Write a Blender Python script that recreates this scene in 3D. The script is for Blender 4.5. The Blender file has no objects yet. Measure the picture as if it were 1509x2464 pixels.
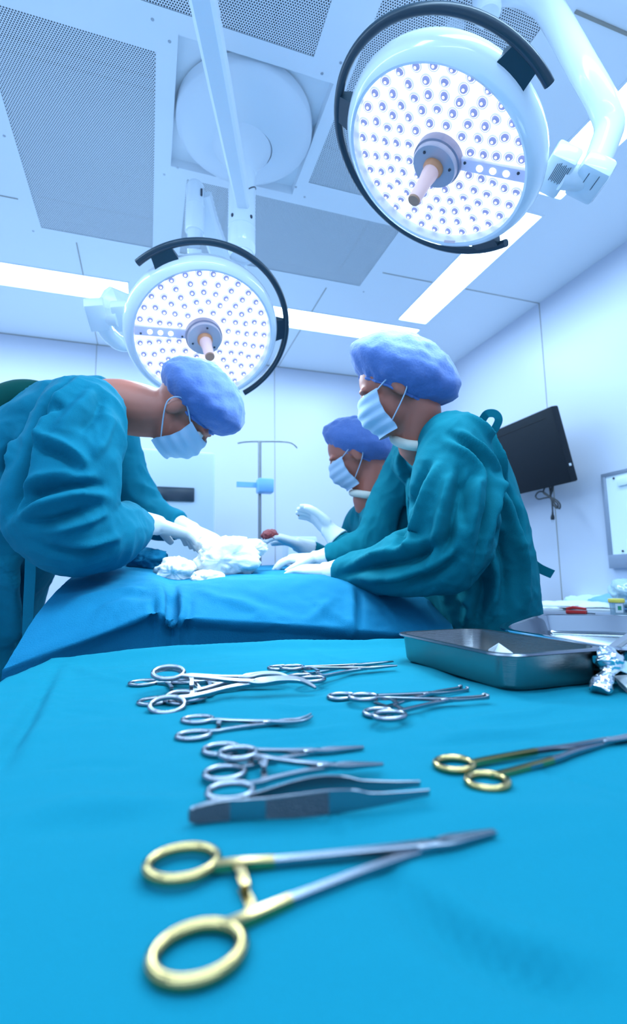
import bpy, bmesh, math, random
import numpy as np
from mathutils import Vector, Matrix, noise
from mathutils.bvhtree import BVHTree

random.seed(7)
scene = bpy.context.scene
COL = scene.collection
PI = math.pi

# ------------------------------------------------------------------ camera
CZ = 1.0                                   # camera height above the floor
F_PX = 1201.83                             # focal length in pixels of the 1509 x 2464 frame
yaw, pitch, roll = 0.320641, 0.131389, -0.014569
FW = Vector((math.sin(yaw) * math.cos(pitch), math.cos(yaw) * math.cos(pitch), math.sin(pitch)))
_r = FW.cross(Vector((0, 0, 1))).normalized()
_u = _r.cross(FW)
RT = math.cos(roll) * _r + math.sin(roll) * _u
UP = -math.sin(roll) * _r + math.cos(roll) * _u
EYE = Vector((0, 0, CZ))
cam_d = bpy.data.cameras.new('camera')
cam = bpy.data.objects.new('camera', cam_d)
COL.objects.link(cam)
cam.matrix_world = Matrix(((RT.x, UP.x, -FW.x, EYE.x), (RT.y, UP.y, -FW.y, EYE.y), (RT.z, UP.z, -FW.z, EYE.z), (0, 0, 0, 1)))
cam_d.sensor_fit = 'VERTICAL'
cam_d.sensor_height = 36.0
cam_d.lens = F_PX / 2464 * 36.0
cam_d.clip_start = 0.02
cam_d.dof.use_dof = True
cam_d.dof.focus_distance = 0.95
cam_d.dof.aperture_fstop = 3.8
scene.camera = cam

# ------------------------------------------------------------------ light and exposure
COOL = (0.49, 0.745, 1.0)                   # the cool tint of the theatre's tubes
STRIP = 22.5                               # ceiling strip emission
SURG = 6.5                                 # watts-ish of each surgical lamp
world = bpy.data.worlds.new('room_air')
scene.world = world
world.use_nodes = True
world.node_tree.nodes['Background'].inputs[0].default_value = (0.3, 0.6, 1.0, 1)
world.node_tree.nodes['Background'].inputs[1].default_value = 0.0
vs = scene.view_settings
vs.view_transform = 'Standard'
vs.look = 'None'
vs.gamma = 1.0
vs.use_curve_mapping = False
vs.exposure = 0.0
scene.cycles.use_denoising = True
scene.cycles.max_bounces = 10
scene.cycles.diffuse_bounces = 6
scene.cycles.glossy_bounces = 5
scene.cycles.transparent_max_bounces = 12
scene.cycles.sample_clamp_indirect = 6.0
scene.cycles.caustics_reflective = False
scene.cycles.caustics_refractive = False


# ------------------------------------------------------------------ helpers
def at(px, py, D):
    """photo pixel at depth D in metres along the view axis -> point in the room"""
    return EYE + D * (FW + (px - 754.5) / F_PX * RT - (py - 1232) / F_PX * UP)


def on_z(px, py, z):
    d = at(px, py, 1.0) - EYE
    return EYE + d * ((z - CZ) / d.z)


def on_x(px, py, x):
    d = at(px, py, 1.0) - EYE
    return EYE + d * (x / d.x)


def on_y(px, py, y):
    d = at(px, py, 1.0) - EYE
    return EYE + d * (y / d.y)


def frame_from(axis, ref=Vector((0, 0, 1))):
    z = Vector(axis).normalized()
    x = ref.cross(z)
    if x.length < 1e-4:
        x = Vector((1, 0, 0)).cross(z)
    x.normalize()
    return x, z.cross(x), z


class MB:
    """collects shapes that become one mesh"""
    def __init__(s):
        s.v, s.f, s.m = [], [], []

    def add(s, vs_, fs, mi=0, M=None):
        o = len(s.v)
        s.v += [(M @ Vector(p)) if M is not None else Vector(p) for p in vs_]
        s.f += [tuple(i + o for i in q) for q in fs]
        s.m += [mi] * len(fs)
        return s

    def loft(s, rings, mi=0, caps=True, closed=False, M=None):
        n = len(rings[0])
        vs_ = [p for r_ in rings for p in r_]
        fs = []
        k = len(rings)
        for i in range(k if closed else k - 1):
            a, b = i * n, ((i + 1) % k) * n
            for j in range(n):
                fs.append((a + j, a + (j + 1) % n, b + (j + 1) % n, b + j))
        if caps and not closed:
            fs.append(tuple(range(n))[::-1])
            fs.append(tuple((k - 1) * n + j for j in range(n)))
        return s.add(vs_, fs, mi, M)

    def tube(s, pts, r, n=12, mi=0, closed=False, caps=True, flat=1.0, ref=None, M=None):
        pts = [Vector(p) for p in pts]
        k = len(pts)
        rr = r if isinstance(r, (list, tuple)) else [r] * k
        rings = []
        px_ = None
        for i, p in enumerate(pts):
            if closed:
                t = pts[(i + 1) % k] - pts[i - 1]
            else:
                t = pts[min(i + 1, k - 1)] - pts[max(i - 1, 0)]
            t.normalize()
            if ref is not None:
                x = Vector(ref).cross(t)
                if x.length < 1e-5:
                    x = px_ or Vector((1, 0, 0))
                x.normalize()
            elif px_ is None:
                x = Vector((0, 0, 1)).cross(t)
                if x.length < 1e-3:
                    x = Vector((1, 0, 0)).cross(t)
                x.normalize()
            else:
                x = px_ - t * px_.dot(t)
                x.normalize()
            px_ = x
            y = t.cross(x)
            rings.append([p + x * math.cos(2 * PI * j / n) * rr[i] + y * math.sin(2 * PI * j / n) * rr[i] * flat for j in range(n)])
        return s.loft(rings, mi, caps, closed, M)

    def bar(s, pts, w, h, mi=0, ref=(0, 0, 1), M=None):
        """rectangular section swept along pts, w across, h along ref"""
        pts = [Vector(p) for p in pts]
        k = len(pts)
        ww = w if isinstance(w, (list, tuple)) else [w] * k
        hh = h if isinstance(h, (list, tuple)) else [h] * k
        rings = []
        for i, p in enumerate(pts):
            t = (pts[min(i + 1, k - 1)] - pts[max(i - 1, 0)]).normalized()
            x = Vector(ref).cross(t).normalized()
            y = t.cross(x)
            a, b = ww[i] / 2, hh[i] / 2
            c = min(a, b) * 0.3
            rings.append([p + x * u + y * v for u, v in ((a, b - c), (a - c, b), (c - a, b), (-a, b - c), (-a, c - b), (c - a, -b), (a - c, -b), (a, c - b))])
        return s.loft(rings, mi, True, False, M)

    def box(s, lo, hi, mi=0, bev=0.0, M=None, seg=2):
        lo, hi = Vector(lo), Vector(hi)
        if bev <= 0:
            x0, y0, z0 = lo
            x1, y1, z1 = hi
            return s.add([(x0, y0, z0), (x1, y0, z0), (x1, y1, z0), (x0, y1, z0), (x0, y0, z1), (x1, y0, z1), (x1, y1, z1), (x0, y1, z1)],
                         [(3, 2, 1, 0), (4, 5, 6, 7), (0, 1, 5, 4), (1, 2, 6, 5), (2, 3, 7, 6), (3, 0, 4, 7)], mi, M)
        bm = bmesh.new()
        bmesh.ops.create_cube(bm, size=1.0)
        c, d = (lo + hi) / 2, hi - lo
        for v in bm.verts:
            v.co = Vector((v.co.x * d.x, v.co.y * d.y, v.co.z * d.z)) + c
        bmesh.ops.bevel(bm, geom=bm.edges[:], offset=bev, segments=seg, affect='EDGES', profile=0.5)
        bm.verts.index_update()
        vs_ = [v.co.copy() for v in bm.verts]
        fs = [tuple(v.index for v in f.verts) for f in bm.faces]
        bm.free()
        return s.add(vs_, fs, mi, M)

    def lathe(s, prof, n=48, mi=0, M=None, a0=0.0, a1=2 * PI):
        full = abs(a1 - a0 - 2 * PI) < 1e-6
        k = n if full else n + 1
        vs_, fs = [], []
        for r_, z in prof:
            for j in range(k):
                a = a0 + (a1 - a0) * j / n
                vs_.append((r_ * math.cos(a), r_ * math.sin(a), z))
        for i in range(len(prof) - 1):
            for j in range(n):
                b, c = j, (j + 1) % k
                fs.append((i * k + b, i * k + c, (i + 1) * k + c, (i + 1) * k + b))
        return s.add(vs_, fs, mi, M)

    def ball(s, c, r, n=16, mi=0, M=None):
        """ellipsoid; r a number, a triple, or three axis vectors"""
        if isinstance(r, (int, float)):
            r = (r, r, r)
        ax = r if isinstance(r[0], Vector) else (Vector((r[0], 0, 0)), Vector((0, r[1], 0)), Vector((0, 0, r[2])))
        c = Vector(c)
        k = n // 2
        vs_ = [c + ax[2]]
        for i in range(1, k):
            t = PI * i / k
            for j in range(n):
                a = 2 * PI * j / n
                vs_.append(c + ax[0] * math.sin(t) * math.cos(a) + ax[1] * math.sin(t) * math.sin(a) + ax[2] * math.cos(t))
        vs_.append(c - ax[2])
        fs = [(0, 1 + j, 1 + (j + 1) % n) for j in range(n)]
        for i in range(k - 2):
            for j in range(n):
                a, b = 1 + i * n, 1 + (i + 1) * n
                fs.append((a + j, b + j, b + (j + 1) % n, a + (j + 1) % n))
        e = len(vs_) - 1
        fs += [(e, 1 + (k - 2) * n + (j + 1) % n, 1 + (k - 2) * n + j) for j in range(n)]
        return s.add(vs_, fs, mi, M)

    def mesh(s, name, off=Vector((0, 0, 0))):
        me = bpy.data.meshes.new(name)
        me.from_pydata([tuple(p - off) for p in s.v], [], s.f)
        me.polygons.foreach_set('material_index', s.m)
        return me


def world_loc(o):
    p = Vector((0, 0, 0))
    while o is not None:
        p += o.location
        o = o.parent
    return p


def obj(name, mb, mats, parent=None, smooth=True, local=False, label=None, sharp=40):
    """one mesh object; points are in room coordinates unless local"""
    if isinstance(mb, MB):
        if parent is not None and not local:
            off = world_loc(parent)
        elif parent is None and not local:
            xs = [p.x for p in mb.v]
            ys = [p.y for p in mb.v]
            off = Vector(((min(xs) + max(xs)) / 2, (min(ys) + max(ys)) / 2, min(p.z for p in mb.v)))
        else:
            off = Vector((0, 0, 0))
        me = mb.mesh(name, off)
    else:
        me, off = mb, Vector((0, 0, 0))
    for m in (mats if isinstance(mats, (list, tuple)) else [mats]):
        me.materials.append(m)
    if smooth:
        me.polygons.foreach_set('use_smooth', [True] * len(me.polygons))
        if sharp:
            me.set_sharp_from_angle(angle=math.radians(sharp))
    o = bpy.data.objects.new(name, me)
    COL.objects.link(o)
    if parent is not None:
        o.parent = parent
    elif not local:
        o.location = off
    if label:
        o['label'] = label
    return o


def tag(o, label, cat, group=None, kind=None):
    o['label'] = label
    o['category'] = cat
    if group:
        o['group'] = group
    if kind:
        o['kind'] = kind
    return o


def thing(name, label, cat, loc=(0, 0, 0), group=None):
    o = bpy.data.objects.new(name, None)
    o.empty_display_size = 0.05
    COL.objects.link(o)
    o.location = loc
    return tag(o, label, cat, group)


def struct(name, mb, mats, smooth=False, parent=None):
    o = obj(name, mb, mats, parent, smooth, local=parent is None)
    if parent is None:
        o['kind'] = 'structure'
    return o


def smoothline(pts, n=8, closed=False):
    """Catmull-Rom through the points"""
    P = [Vector(p) for p in pts]
    k = len(P)
    out = []
    for i in range(k if closed else k - 1):
        if closed:
            a, b, c, d = P[i - 1], P[i], P[(i + 1) % k], P[(i + 2) % k]
        else:
            a, b, c, d = P[max(i - 1, 0)], P[i], P[i + 1], P[min(i + 2, k - 1)]
        for j in range(n):
            t = j / n
            out.append(0.5 * (2 * b + (c - a) * t + (2 * a - 5 * b + 4 * c - d) * t * t + (3 * b - a - 3 * c + d) * t ** 3))
    if not closed:
        out.append(P[-1])
    return out


def interp(vals, n, closed=False):
    v = [Vector((x, 0, 0)) for x in vals]
    return [max(p.x, 1e-4) for p in smoothline(v, n, closed)]


# ------------------------------------------------------------------ materials
def mat(name, color, rough=0.5, metal=0.0, emit=None, strength=0.0, bump=0.0, scale=200.0, spec=0.5, mottle=0.0, sheen=0.0, trans=0.0, sss=0.0, stretch=None, coat=0.0):
    m = bpy.data.materials.new(name)
    m.use_nodes = True
    nt = m.node_tree
    b = nt.nodes['Principled BSDF']
    b.inputs['Base Color'].default_value = (*color, 1)
    b.inputs['Roughness'].default_value = rough
    b.inputs['Metallic'].default_value = metal
    b.inputs['Specular IOR Level'].default_value = spec
    b.inputs['Sheen Weight'].default_value = sheen
    b.inputs['Transmission Weight'].default_value = trans
    b.inputs['Coat Weight'].default_value = coat
    if sss:
        b.inputs['Subsurface Weight'].default_value = sss
        b.inputs['Subsurface Radius'].default_value = (0.02, 0.01, 0.006)
    if emit:
        b.inputs['Emission Color'].default_value = (*emit, 1)
        b.inputs['Emission Strength'].default_value = strength
    if bump or mottle:
        tc = nt.nodes.new('ShaderNodeTexCoord')
        src = tc.outputs['Object']
        if stretch:
            mp = nt.nodes.new('ShaderNodeMapping')
            mp.inputs['Scale'].default_value = stretch
            nt.links.new(src, mp.inputs[0])
            src = mp.outputs[0]
        nz = nt.nodes.new('ShaderNodeTexNoise')
        nz.inputs['Scale'].default_value = scale
        nz.inputs['Detail'].default_value = 3
        nt.links.new(src, nz.inputs['Vector'])
        if bump:
            bp_ = nt.nodes.new('ShaderNodeBump')
            bp_.inputs['Strength'].default_value = bump
            bp_.inputs['Distance'].default_value = 0.002
            nt.links.new(nz.outputs['Fac'], bp_.inputs['Height'])
            nt.links.new(bp_.outputs['Normal'], b.inputs['Normal'])
        if mottle:
            mx = nt.nodes.new('ShaderNodeMix')
            mx.data_type = 'RGBA'
            mx.inputs[6].default_value = (*[c * (1 - mottle) for c in color], 1)
            mx.inputs[7].default_value = (*[min(1, c * (1 + mottle)) for c in color], 1)
            nt.links.new(nz.outputs['Fac'], mx.inputs[0])
            nt.links.new(mx.outputs[2], b.inputs['Base Color'])
    return m


M = {}
M['ceiling'] = mat('painted_ceiling', (0.86, 0.89, 0.93), 0.45)
M['wall'] = mat('wall_panel', (0.62, 0.64, 0.73), 0.35)
M['floor'] = mat('vinyl_floor', (0.66, 0.71, 0.75), 0.35, mottle=0.05, scale=30)
M['seam'] = mat('panel_joint', (0.33, 0.31, 0.27), 0.7)
M['screw'] = mat('screw_steel', (0.45, 0.48, 0.52), 0.3, 0.8)
M['enamel'] = mat('white_enamel', (0.82, 0.87, 0.92), 0.16, coat=0.4)
M['enamel_soft'] = mat('white_satin', (0.80, 0.85, 0.90), 0.4)
M['rail'] = mat('dark_rubber', (0.012, 0.035, 0.055), 0.32)
M['grey'] = mat('grey_plastic', (0.42, 0.43, 0.50), 0.4)
M['hubgrey'] = mat('lamp_hub_grey', (0.45, 0.44, 0.50), 0.35, 0.3)
M['cyanside'] = mat('hub_side', (0.30, 0.28, 0.36), 0.4)
M['led_panel'] = mat('led_reflector', (0.9, 0.9, 0.95), 0.25, emit=(0.88, 0.93, 1.0), strength=1.4)
M['led_glass'] = mat('led_lens_glass', (0.14, 0.17, 0.36), 0.05, emit=(0.45, 0.52, 1.0), strength=0.42, coat=1.0)
M['led_ring'] = mat('led_lens_ring', (0.45, 0.48, 0.66), 0.2, emit=(0.74, 0.80, 1.0), strength=0.62)
M['led_core'] = mat('led_core', (1, 1, 1), 0.2, emit=(1, 1, 1), strength=3.0)
M['sensor_bar'] = mat('sensor_bar', (0.50, 0.55, 0.75), 0.4, emit=(0.6, 0.7, 1.0), strength=0.25)
M['strip'] = mat('strip_diffuser', (0.9, 0.9, 0.9), 0.5, emit=COOL, strength=STRIP)
M['handle'] = mat('frosted_handle', (0.80, 0.56, 0.52), 0.35, emit=(1.0, 0.55, 0.5), strength=0.12)
M['amber'] = mat('amber_plastic', (0.72, 0.30, 0.14), 0.35)
M['tan'] = mat('tan_plastic', (0.45, 0.24, 0.15), 0.5)
M['ink'] = mat('ink', (0.03, 0.04, 0.06), 0.6)
M['label_white'] = mat('label_paper', (0.75, 0.8, 0.85), 0.5)
M['gown'] = mat('teal_gown_cotton', (0.0032, 0.150, 0.195), 0.9, bump=0.25, scale=500, mottle=0.10, spec=0.08)
M['gown_blue'] = mat('blue_teal_gown_cotton', (0.0034, 0.140, 0.215), 0.9, bump=0.25, scale=500, mottle=0.10, spec=0.08)
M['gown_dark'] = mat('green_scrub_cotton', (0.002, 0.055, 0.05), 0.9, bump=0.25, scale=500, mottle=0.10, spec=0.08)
M['drape'] = mat('blue_nonwoven_drape', (0.006, 0.165, 0.300), 0.85, bump=0.5, scale=350, mottle=0.08, spec=0.12)
M['cloth'] = mat('turquoise_table_cloth', (0.0050, 0.180, 0.246), 0.9, bump=0.2, scale=600, mottle=0.06, spec=0.06)
M['towel'] = mat('white_gauze', (0.86, 0.86, 0.84), 0.9, bump=0.6, scale=120)
M['cap'] = mat('blue_bouffant_cap', (0.075, 0.150, 0.40), 0.8, bump=0.5, scale=160, mottle=0.15, sheen=0.2)
M['mask'] = mat('pale_blue_mask', (0.40, 0.52, 0.66), 0.8, bump=0.2, scale=300)
M['glove'] = mat('latex_glove', (0.72, 0.74, 0.76), 0.45)
M['skin'] = mat('skin', (0.42, 0.13, 0.085), 0.5, sss=0.1)
M['scrub'] = mat('scrub_trousers', (0.02, 0.16, 0.22), 0.85)
M['shoe'] = mat('white_clog', (0.6, 0.62, 0.65), 0.5)
M['collar'] = mat('cream_undershirt', (0.62, 0.60, 0.52), 0.85)
M['hair'] = mat('dark_hair', (0.02, 0.012, 0.01), 0.5)
M['eye'] = mat('eye_white', (0.8, 0.8, 0.8), 0.2)
M['steel'] = mat('instrument_steel', (0.29, 0.31, 0.345), 0.24, 1.0)
M['steel_dull'] = mat('brushed_steel', (0.30, 0.305, 0.30), 0.26, 1.0, bump=0.15, scale=60, stretch=(1, 1, 30))
M['steel_bright'] = mat('polished_steel', (0.55, 0.57, 0.60), 0.10, 1.0)
M['steel_grip'] = mat('ribbed_grip_steel', (0.12, 0.14, 0.16), 0.42, 1.0, bump=0.8, scale=900)
M['gold'] = mat('gold_plating', (0.52, 0.37, 0.15), 0.18, 1.0)
M['tv'] = mat('black_tv_plastic', (0.012, 0.016, 0.022), 0.6, spec=0.2)
M['tv_line'] = mat('tv_groove', (0.004, 0.005, 0.007), 0.6)
M['cable'] = mat('black_cable', (0.01, 0.012, 0.016), 0.45)
M['white_board'] = mat('lightbox_panel', (0.85, 0.93, 0.95), 0.2)
M['board_frame'] = mat('lightbox_frame', (0.30, 0.34, 0.42), 0.4, 0.3)
M['paper'] = mat('white_paper', (0.80, 0.84, 0.86), 0.8, bump=0.2, scale=20)
M['pack'] = mat('pale_green_wrap', (0.62, 0.80, 0.82), 0.6, bump=0.4, scale=25)
M['red'] = mat('red_plastic', (0.55, 0.03, 0.03), 0.35)
M['yellow'] = mat('yellow_lid', (0.75, 0.62, 0.10), 0.4)
M['green'] = mat('green_print', (0.02, 0.30, 0.16), 0.6)
M['tray_steel'] = mat('mirror_tray_steel', (0.36, 0.39, 0.42), 0.13, 1.0)
M['foil'] = mat('crumpled_foil', (0.75, 0.78, 0.82), 0.20, 1.0, bump=0.15, scale=60)
M['dark_screen'] = mat('dark_display', (0.03, 0.05, 0.07), 0.25)
M['blue_plastic'] = mat('blue_plastic', (0.20, 0.45, 0.75), 0.4)
M['pale_plastic'] = mat('pale_plastic', (0.72, 0.80, 0.84), 0.4)
M['blood'] = mat('blood_stain', (0.35, 0.05, 0.05), 0.6)
M['filter'] = mat('air_filter', (0.07, 0.10, 0.125), 0.9, bump=0.3, scale=80)
M['plenum'] = mat('plenum_side', (0.10, 0.13, 0.16), 0.9)
M['gap'] = mat('plenum_gap', (0.012, 0.018, 0.025), 0.9)


def clear_mat(name, color=(1, 1, 1), gloss=0.06, rough=0.03, milky=0.0):
    m = bpy.data.materials.new(name)
    m.use_nodes = True
    nt = m.node_tree
    nt.nodes.clear()
    out = nt.nodes.new('ShaderNodeOutputMaterial')
    t = nt.nodes.new('ShaderNodeBsdfTransparent')
    t.inputs[0].default_value = (*color, 1)
    g = nt.nodes.new('ShaderNodeBsdfGlossy')
    g.inputs['Roughness'].default_value = rough
    mx = nt.nodes.new('ShaderNodeMixShader')
    mx.inputs[0].default_value = gloss
    nt.links.new(t.outputs[0], mx.inputs[1])
    nt.links.new(g.outputs[0], mx.inputs[2])
    last = mx
    if milky:
        d = nt.nodes.new('ShaderNodeBsdfDiffuse')
        d.inputs[0].default_value = (*color, 1)
        m2 = nt.nodes.new('ShaderNodeMixShader')
        m2.inputs[0].default_value = milky
        nt.links.new(mx.outputs[0], m2.inputs[1])
        nt.links.new(d.outputs[0], m2.inputs[2])
        last = m2
    nt.links.new(last.outputs[0], out.inputs[0])
    return m


M['glass'] = clear_mat('clear_lamp_cover', gloss=0.04)
M['clear_plastic'] = clear_mat('clear_plastic', (0.85, 0.93, 0.97), 0.12, 0.1, 0.2)
M['film'] = clear_mat('clear_film', (0.75, 0.92, 0.95), 0.3, 0.12, 0.45)


def perforated(name, pitch, rad):
    """sheet metal pierced by a staggered grid of round holes, seen through"""
    m = bpy.data.materials.new(name)
    m.use_nodes = True
    nt = m.node_tree
    b = nt.nodes['Principled BSDF']
    b.inputs['Base Color'].default_value = (0.84, 0.88, 0.92, 1)
    b.inputs['Roughness'].default_value = 0.4
    out = nt.nodes['Material Output']
    tc = nt.nodes.new('ShaderNodeTexCoord')

    def vm(op, a, b_=None):
        n = nt.nodes.new('ShaderNodeVectorMath')
        n.operation = op
        nt.links.new(a, n.inputs[0])
        if b_ is not None:
            n.inputs[1].default_value = b_
        return n

    ds = []
    for sh in ((0, 0, 0), (0.5, 0.5, 0)):
        s_ = vm('MULTIPLY', tc.outputs['Object'], (1 / pitch, 1 / (pitch * 1.7320508), 0))
        a = vm('ADD', s_.outputs[0], sh)
        f = vm('FRACTION', a.outputs[0])
        c = vm('SUBTRACT', f.outputs[0], (0.5, 0.5, 0))
        d = vm('MULTIPLY', c.outputs[0], (pitch, pitch * 1.7320508, 0))
        ln = vm('LENGTH', d.outputs[0])
        ds.append(ln.outputs['Value'])
    mn = nt.nodes.new('ShaderNodeMath')
    mn.operation = 'MINIMUM'
    nt.links.new(ds[0], mn.inputs[0])
    nt.links.new(ds[1], mn.inputs[1])
    lt = nt.nodes.new('ShaderNodeMath')
    lt.operation = 'LESS_THAN'
    nt.links.new(mn.outputs[0], lt.inputs[0])
    lt.inputs[1].default_value = rad
    tr = nt.nodes.new('ShaderNodeBsdfTransparent')
    mx = nt.nodes.new('ShaderNodeMixShader')
    nt.links.new(lt.outputs[0], mx.inputs[0])
    nt.links.new(b.outputs[0], mx.inputs[1])
    nt.links.new(tr.outputs[0], mx.inputs[2])
    nt.links.new(mx.outputs[0], out.inputs[0])
    return m


M['perforated'] = perforated('perforated_sheet', 0.0083, 0.0026)

# ------------------------------------------------------------------ room shell
ZC = CZ + 1.75                              # ceiling
XL, XR, YB, YF = -3.2, 2.37, -1.9, 3.85

struct('floor', MB().box((XL - .1, YB - .1, -0.1), (XR + .1, YF + .1, 0)), M['floor'])
struct('wall_right', MB().box((XR, YB - .1, 0), (XR + .1, YF + .1, ZC + .3)), M['wall'])
struct('wall_far', MB().box((XL, YF, 0), (XR, YF + .1, ZC + .3)), M['wall'])
struct('wall_left', MB().box((XL - .1, YB - .1, 0), (XL, YF + .1, ZC + .3)), M['wall'])
struct('wall_back', MB().box((XL, YB - .1, 0), (XR, YB, ZC + .3)), M['wall'])

strips = [  # x0, y0, x1, y1 of the recessed tubes
    (1.588, 1.775, 1.795, 2.866), (1.588, 0.55, 1.795, 1.655),
    (-0.11, 2.955, 1.80, 3.185), (-2.0, 2.955, -0.16, 3.185),
    (-1.25, 0.55, -1.02, 2.75), (-0.9, 0.20, 1.45, 0.42), (-2.2, -1.2, 1.6, -0.98),
]
grilles = [  # the four perforated panels round the mount
    (-0.549, 1.536, -0.021, 2.583), (0.118, 2.057, 1.173, 2.583),
    (0.635, 0.866, 1.159, 1.914), (-0.567, 0.868, 0.487, 1.393),
]
RECESS = (0.047, 1.46, 0.585, 2.005)
holes = strips + grilles + [RECESS]
xs = sorted({XL, XR} | {h[0] for h in holes} | {h[2] for h in holes})
ys = sorted({YB, YF} | {h[1] for h in holes} | {h[3] for h in holes})
mb = MB()
for i in range(len(xs) - 1):
    for j in range(len(ys) - 1):
        cx, cy = (xs[i] + xs[i + 1]) / 2, (ys[j] + ys[j + 1]) / 2
        if any(h[0] < cx < h[2] and h[1] < cy < h[3] for h in holes):
            continue
        mb.add([(xs[i], ys[j], ZC), (xs[i], ys[j + 1], ZC), (xs[i + 1], ys[j + 1], ZC), (xs[i + 1], ys[j], ZC)], [(0, 1, 2, 3)])
for h in holes:                              # upstands round every opening
    d = 0.12 if h in grilles else (0.05 if h in strips else 0.04)
    x0, y0, x1, y1 = h
    mb.add([(x0, y0, ZC), (x1, y0, ZC), (x1, y1, ZC), (x0, y1, ZC), (x0, y0, ZC + d), (x1, y0, ZC + d), (x1, y1, ZC + d), (x0, y1, ZC + d)],
           [(0, 1, 5, 4), (1, 2, 6, 5), (2, 3, 7, 6), (3, 0, 4, 7)] + ([(4, 5, 6, 7)] if h == RECESS else []), 1 if h in grilles else 0)
mb.box((XL, YB, ZC + 0.16), (XR, YF, ZC + 0.3))
ceil = struct('ceiling', mb, [M['ceiling'], M['plenum']])

n_trim = 0


def joint(a, b, w=0.004):
    """a thin dark panel joint between two points on a surface"""
    global n_trim
    n_trim += 1
    a, b = Vector(a), Vector(b)
    lo = Vector((min(a.x, b.x) - w / 2, min(a.y, b.y) - w / 2, min(a.z, b.z) - w / 2))
    hi = Vector((max(a.x, b.x) + w / 2, max(a.y, b.y) + w / 2, max(a.z, b.z) + w / 2))
    struct('trim_%d' % n_trim, MB().box(lo, hi), M['seam'])


zj = ZC - 0.0005
joint((-1.9, 2.404, zj), (-0.615, 2.404, zj))
joint((-0.398, 2.655, zj), (-0.398, 2.945, zj))
joint((-0.398, 3.20, zj), (-0.398, YF, zj))
joint((0.986, 2.66, zj), (0.986, 2.94, zj))
joint((0.986, 3.20, zj), (0.986, YF, zj))
joint((1.25, 2.42, zj), (1.575, 2.42, zj))
joint((1.81, 2.42, zj), (XR, 2.42, zj))
joint((1.23, 1.013, zj), (XR, 1.013, zj), 0.009)
joint((XR - .0005, 2.42, ZC), (XR - .0005, 2.42, 0.1))
joint((-0.405, YF - .0005, ZC), (-0.405, YF - .0005, 0.1))
joint((0.955, YF - .0005, ZC), (0.955, YF - .0005, 0.1))
joint((-3.1, YF - .002, ZC - .003), (XR, YF - .002, ZC - .003))

for p in ((367, 47), (408, 100), (775, 177), (820, 151), (10, 327), (395, 420), (427, 404), (712, 450), (733, 474), (80, 556), (875, 702)):
    q = on_z(p[0], p[1], ZC)
    mb = MB().lathe([(0.0, -0.002), (0.004, -0.002), (0.0055, 0.0)], 12, M=Matrix.Translation(q))
    obj('screw', mb, M['screw'], ceil)

# ceiling lights: recessed strips with a white rim
strip_names = ['white strip light in the ceiling running toward the far wall, above the wall monitor side',
               'white strip light in the ceiling behind the curved arm of the larger lamp',
               'long white strip light across the far end of the ceiling, behind the smaller lamp',
               'white strip light across the far end of the ceiling, meeting the frame edge',
               'white strip light along the unseen side of the ceiling',
               'white strip light across the ceiling above the instrument table',
               'white strip light across the ceiling behind the camera']
for (x0, y0, x1, y1), nm in zip(strips, strip_names):
    t = thing('ceiling_light', nm, 'ceiling light', ((x0 + x1) / 2, (y0 + y1) / 2, ZC), 'recessed ceiling strip lights')
    obj('diffuser', MB().add([(x0, y0, ZC + .012), (x0, y1, ZC + .012), (x1, y1, ZC + .012), (x1, y0, ZC + .012)], [(0, 1, 2, 3)]), M['strip'], t, smooth=False)
    fr = MB()
    for lo, hi in (((x0 - .012, y0 - .012), (x1 + .012, y0)), ((x0 - .012, y1), (x1 + .012, y1 + .012)), ((x0 - .012, y0), (x0, y1)), ((x1, y0), (x1 + .012, y1))):
        fr.box((*lo, ZC - .003), (*hi, ZC + .002))
    obj('frame', fr, M['ceiling'], t, smooth=False)

# perforated supply-air panels with a filter behind
g_names = ['long perforated ceiling air panel at the frame edge, running toward the far wall',
           'perforated ceiling air panel behind the smaller lamp, crosswise at the far end',
           'perforated ceiling air panel right behind the larger lamp head',
           'perforated ceiling air panel cut by the top of the photo above the round mount']
for (x0, y0, x1, y1), nm in zip(grilles, g_names):
    t = thing('air_panel', nm, 'air vent', ((x0 + x1) / 2, (y0 + y1) / 2, ZC), 'perforated ceiling air panels')
    obj('perforated_sheet', MB().add([(x0, y0, ZC + .002), (x0, y1, ZC + .002), (x1, y1, ZC + .002), (x1, y0, ZC + .002)], [(0, 1, 2, 3)]), M['perforated'], t, smooth=False)
    fb = MB()
    wide = (x1 - x0) > (y1 - y0)
    L0, L1 = (x0, x1) if wide else (y0, y1)
    cuts = [L0 + (L1 - L0) * k for k in (0, 0.135, 0.15, 0.185, 0.20, 0.86, 0.875, 1.0)]
    fb2 = []
    for k in range(7):
        a, b = cuts[k], cuts[k + 1]
        if k in (1, 3, 5):
            fb2.append(MB())
        tgt = fb2[-1] if k in (1, 3, 5) else fb
        if wide:
            tgt.add([(a, y0, ZC + .06), (a, y1, ZC + .06), (b, y1, ZC + .06), (b, y0, ZC + .06)], [(0, 1, 2, 3)])
        else:
            tgt.add([(x0, a, ZC + .06), (x0, b, ZC + .06), (x1, b, ZC + .06), (x1, a, ZC + .06)], [(0, 1, 2, 3)])
    fl = obj('filter', fb, M['filter'], t, smooth=False)
    for g_ in fb2:
        obj('filter_gap', g_, M['gap'], fl, smooth=False)

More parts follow.
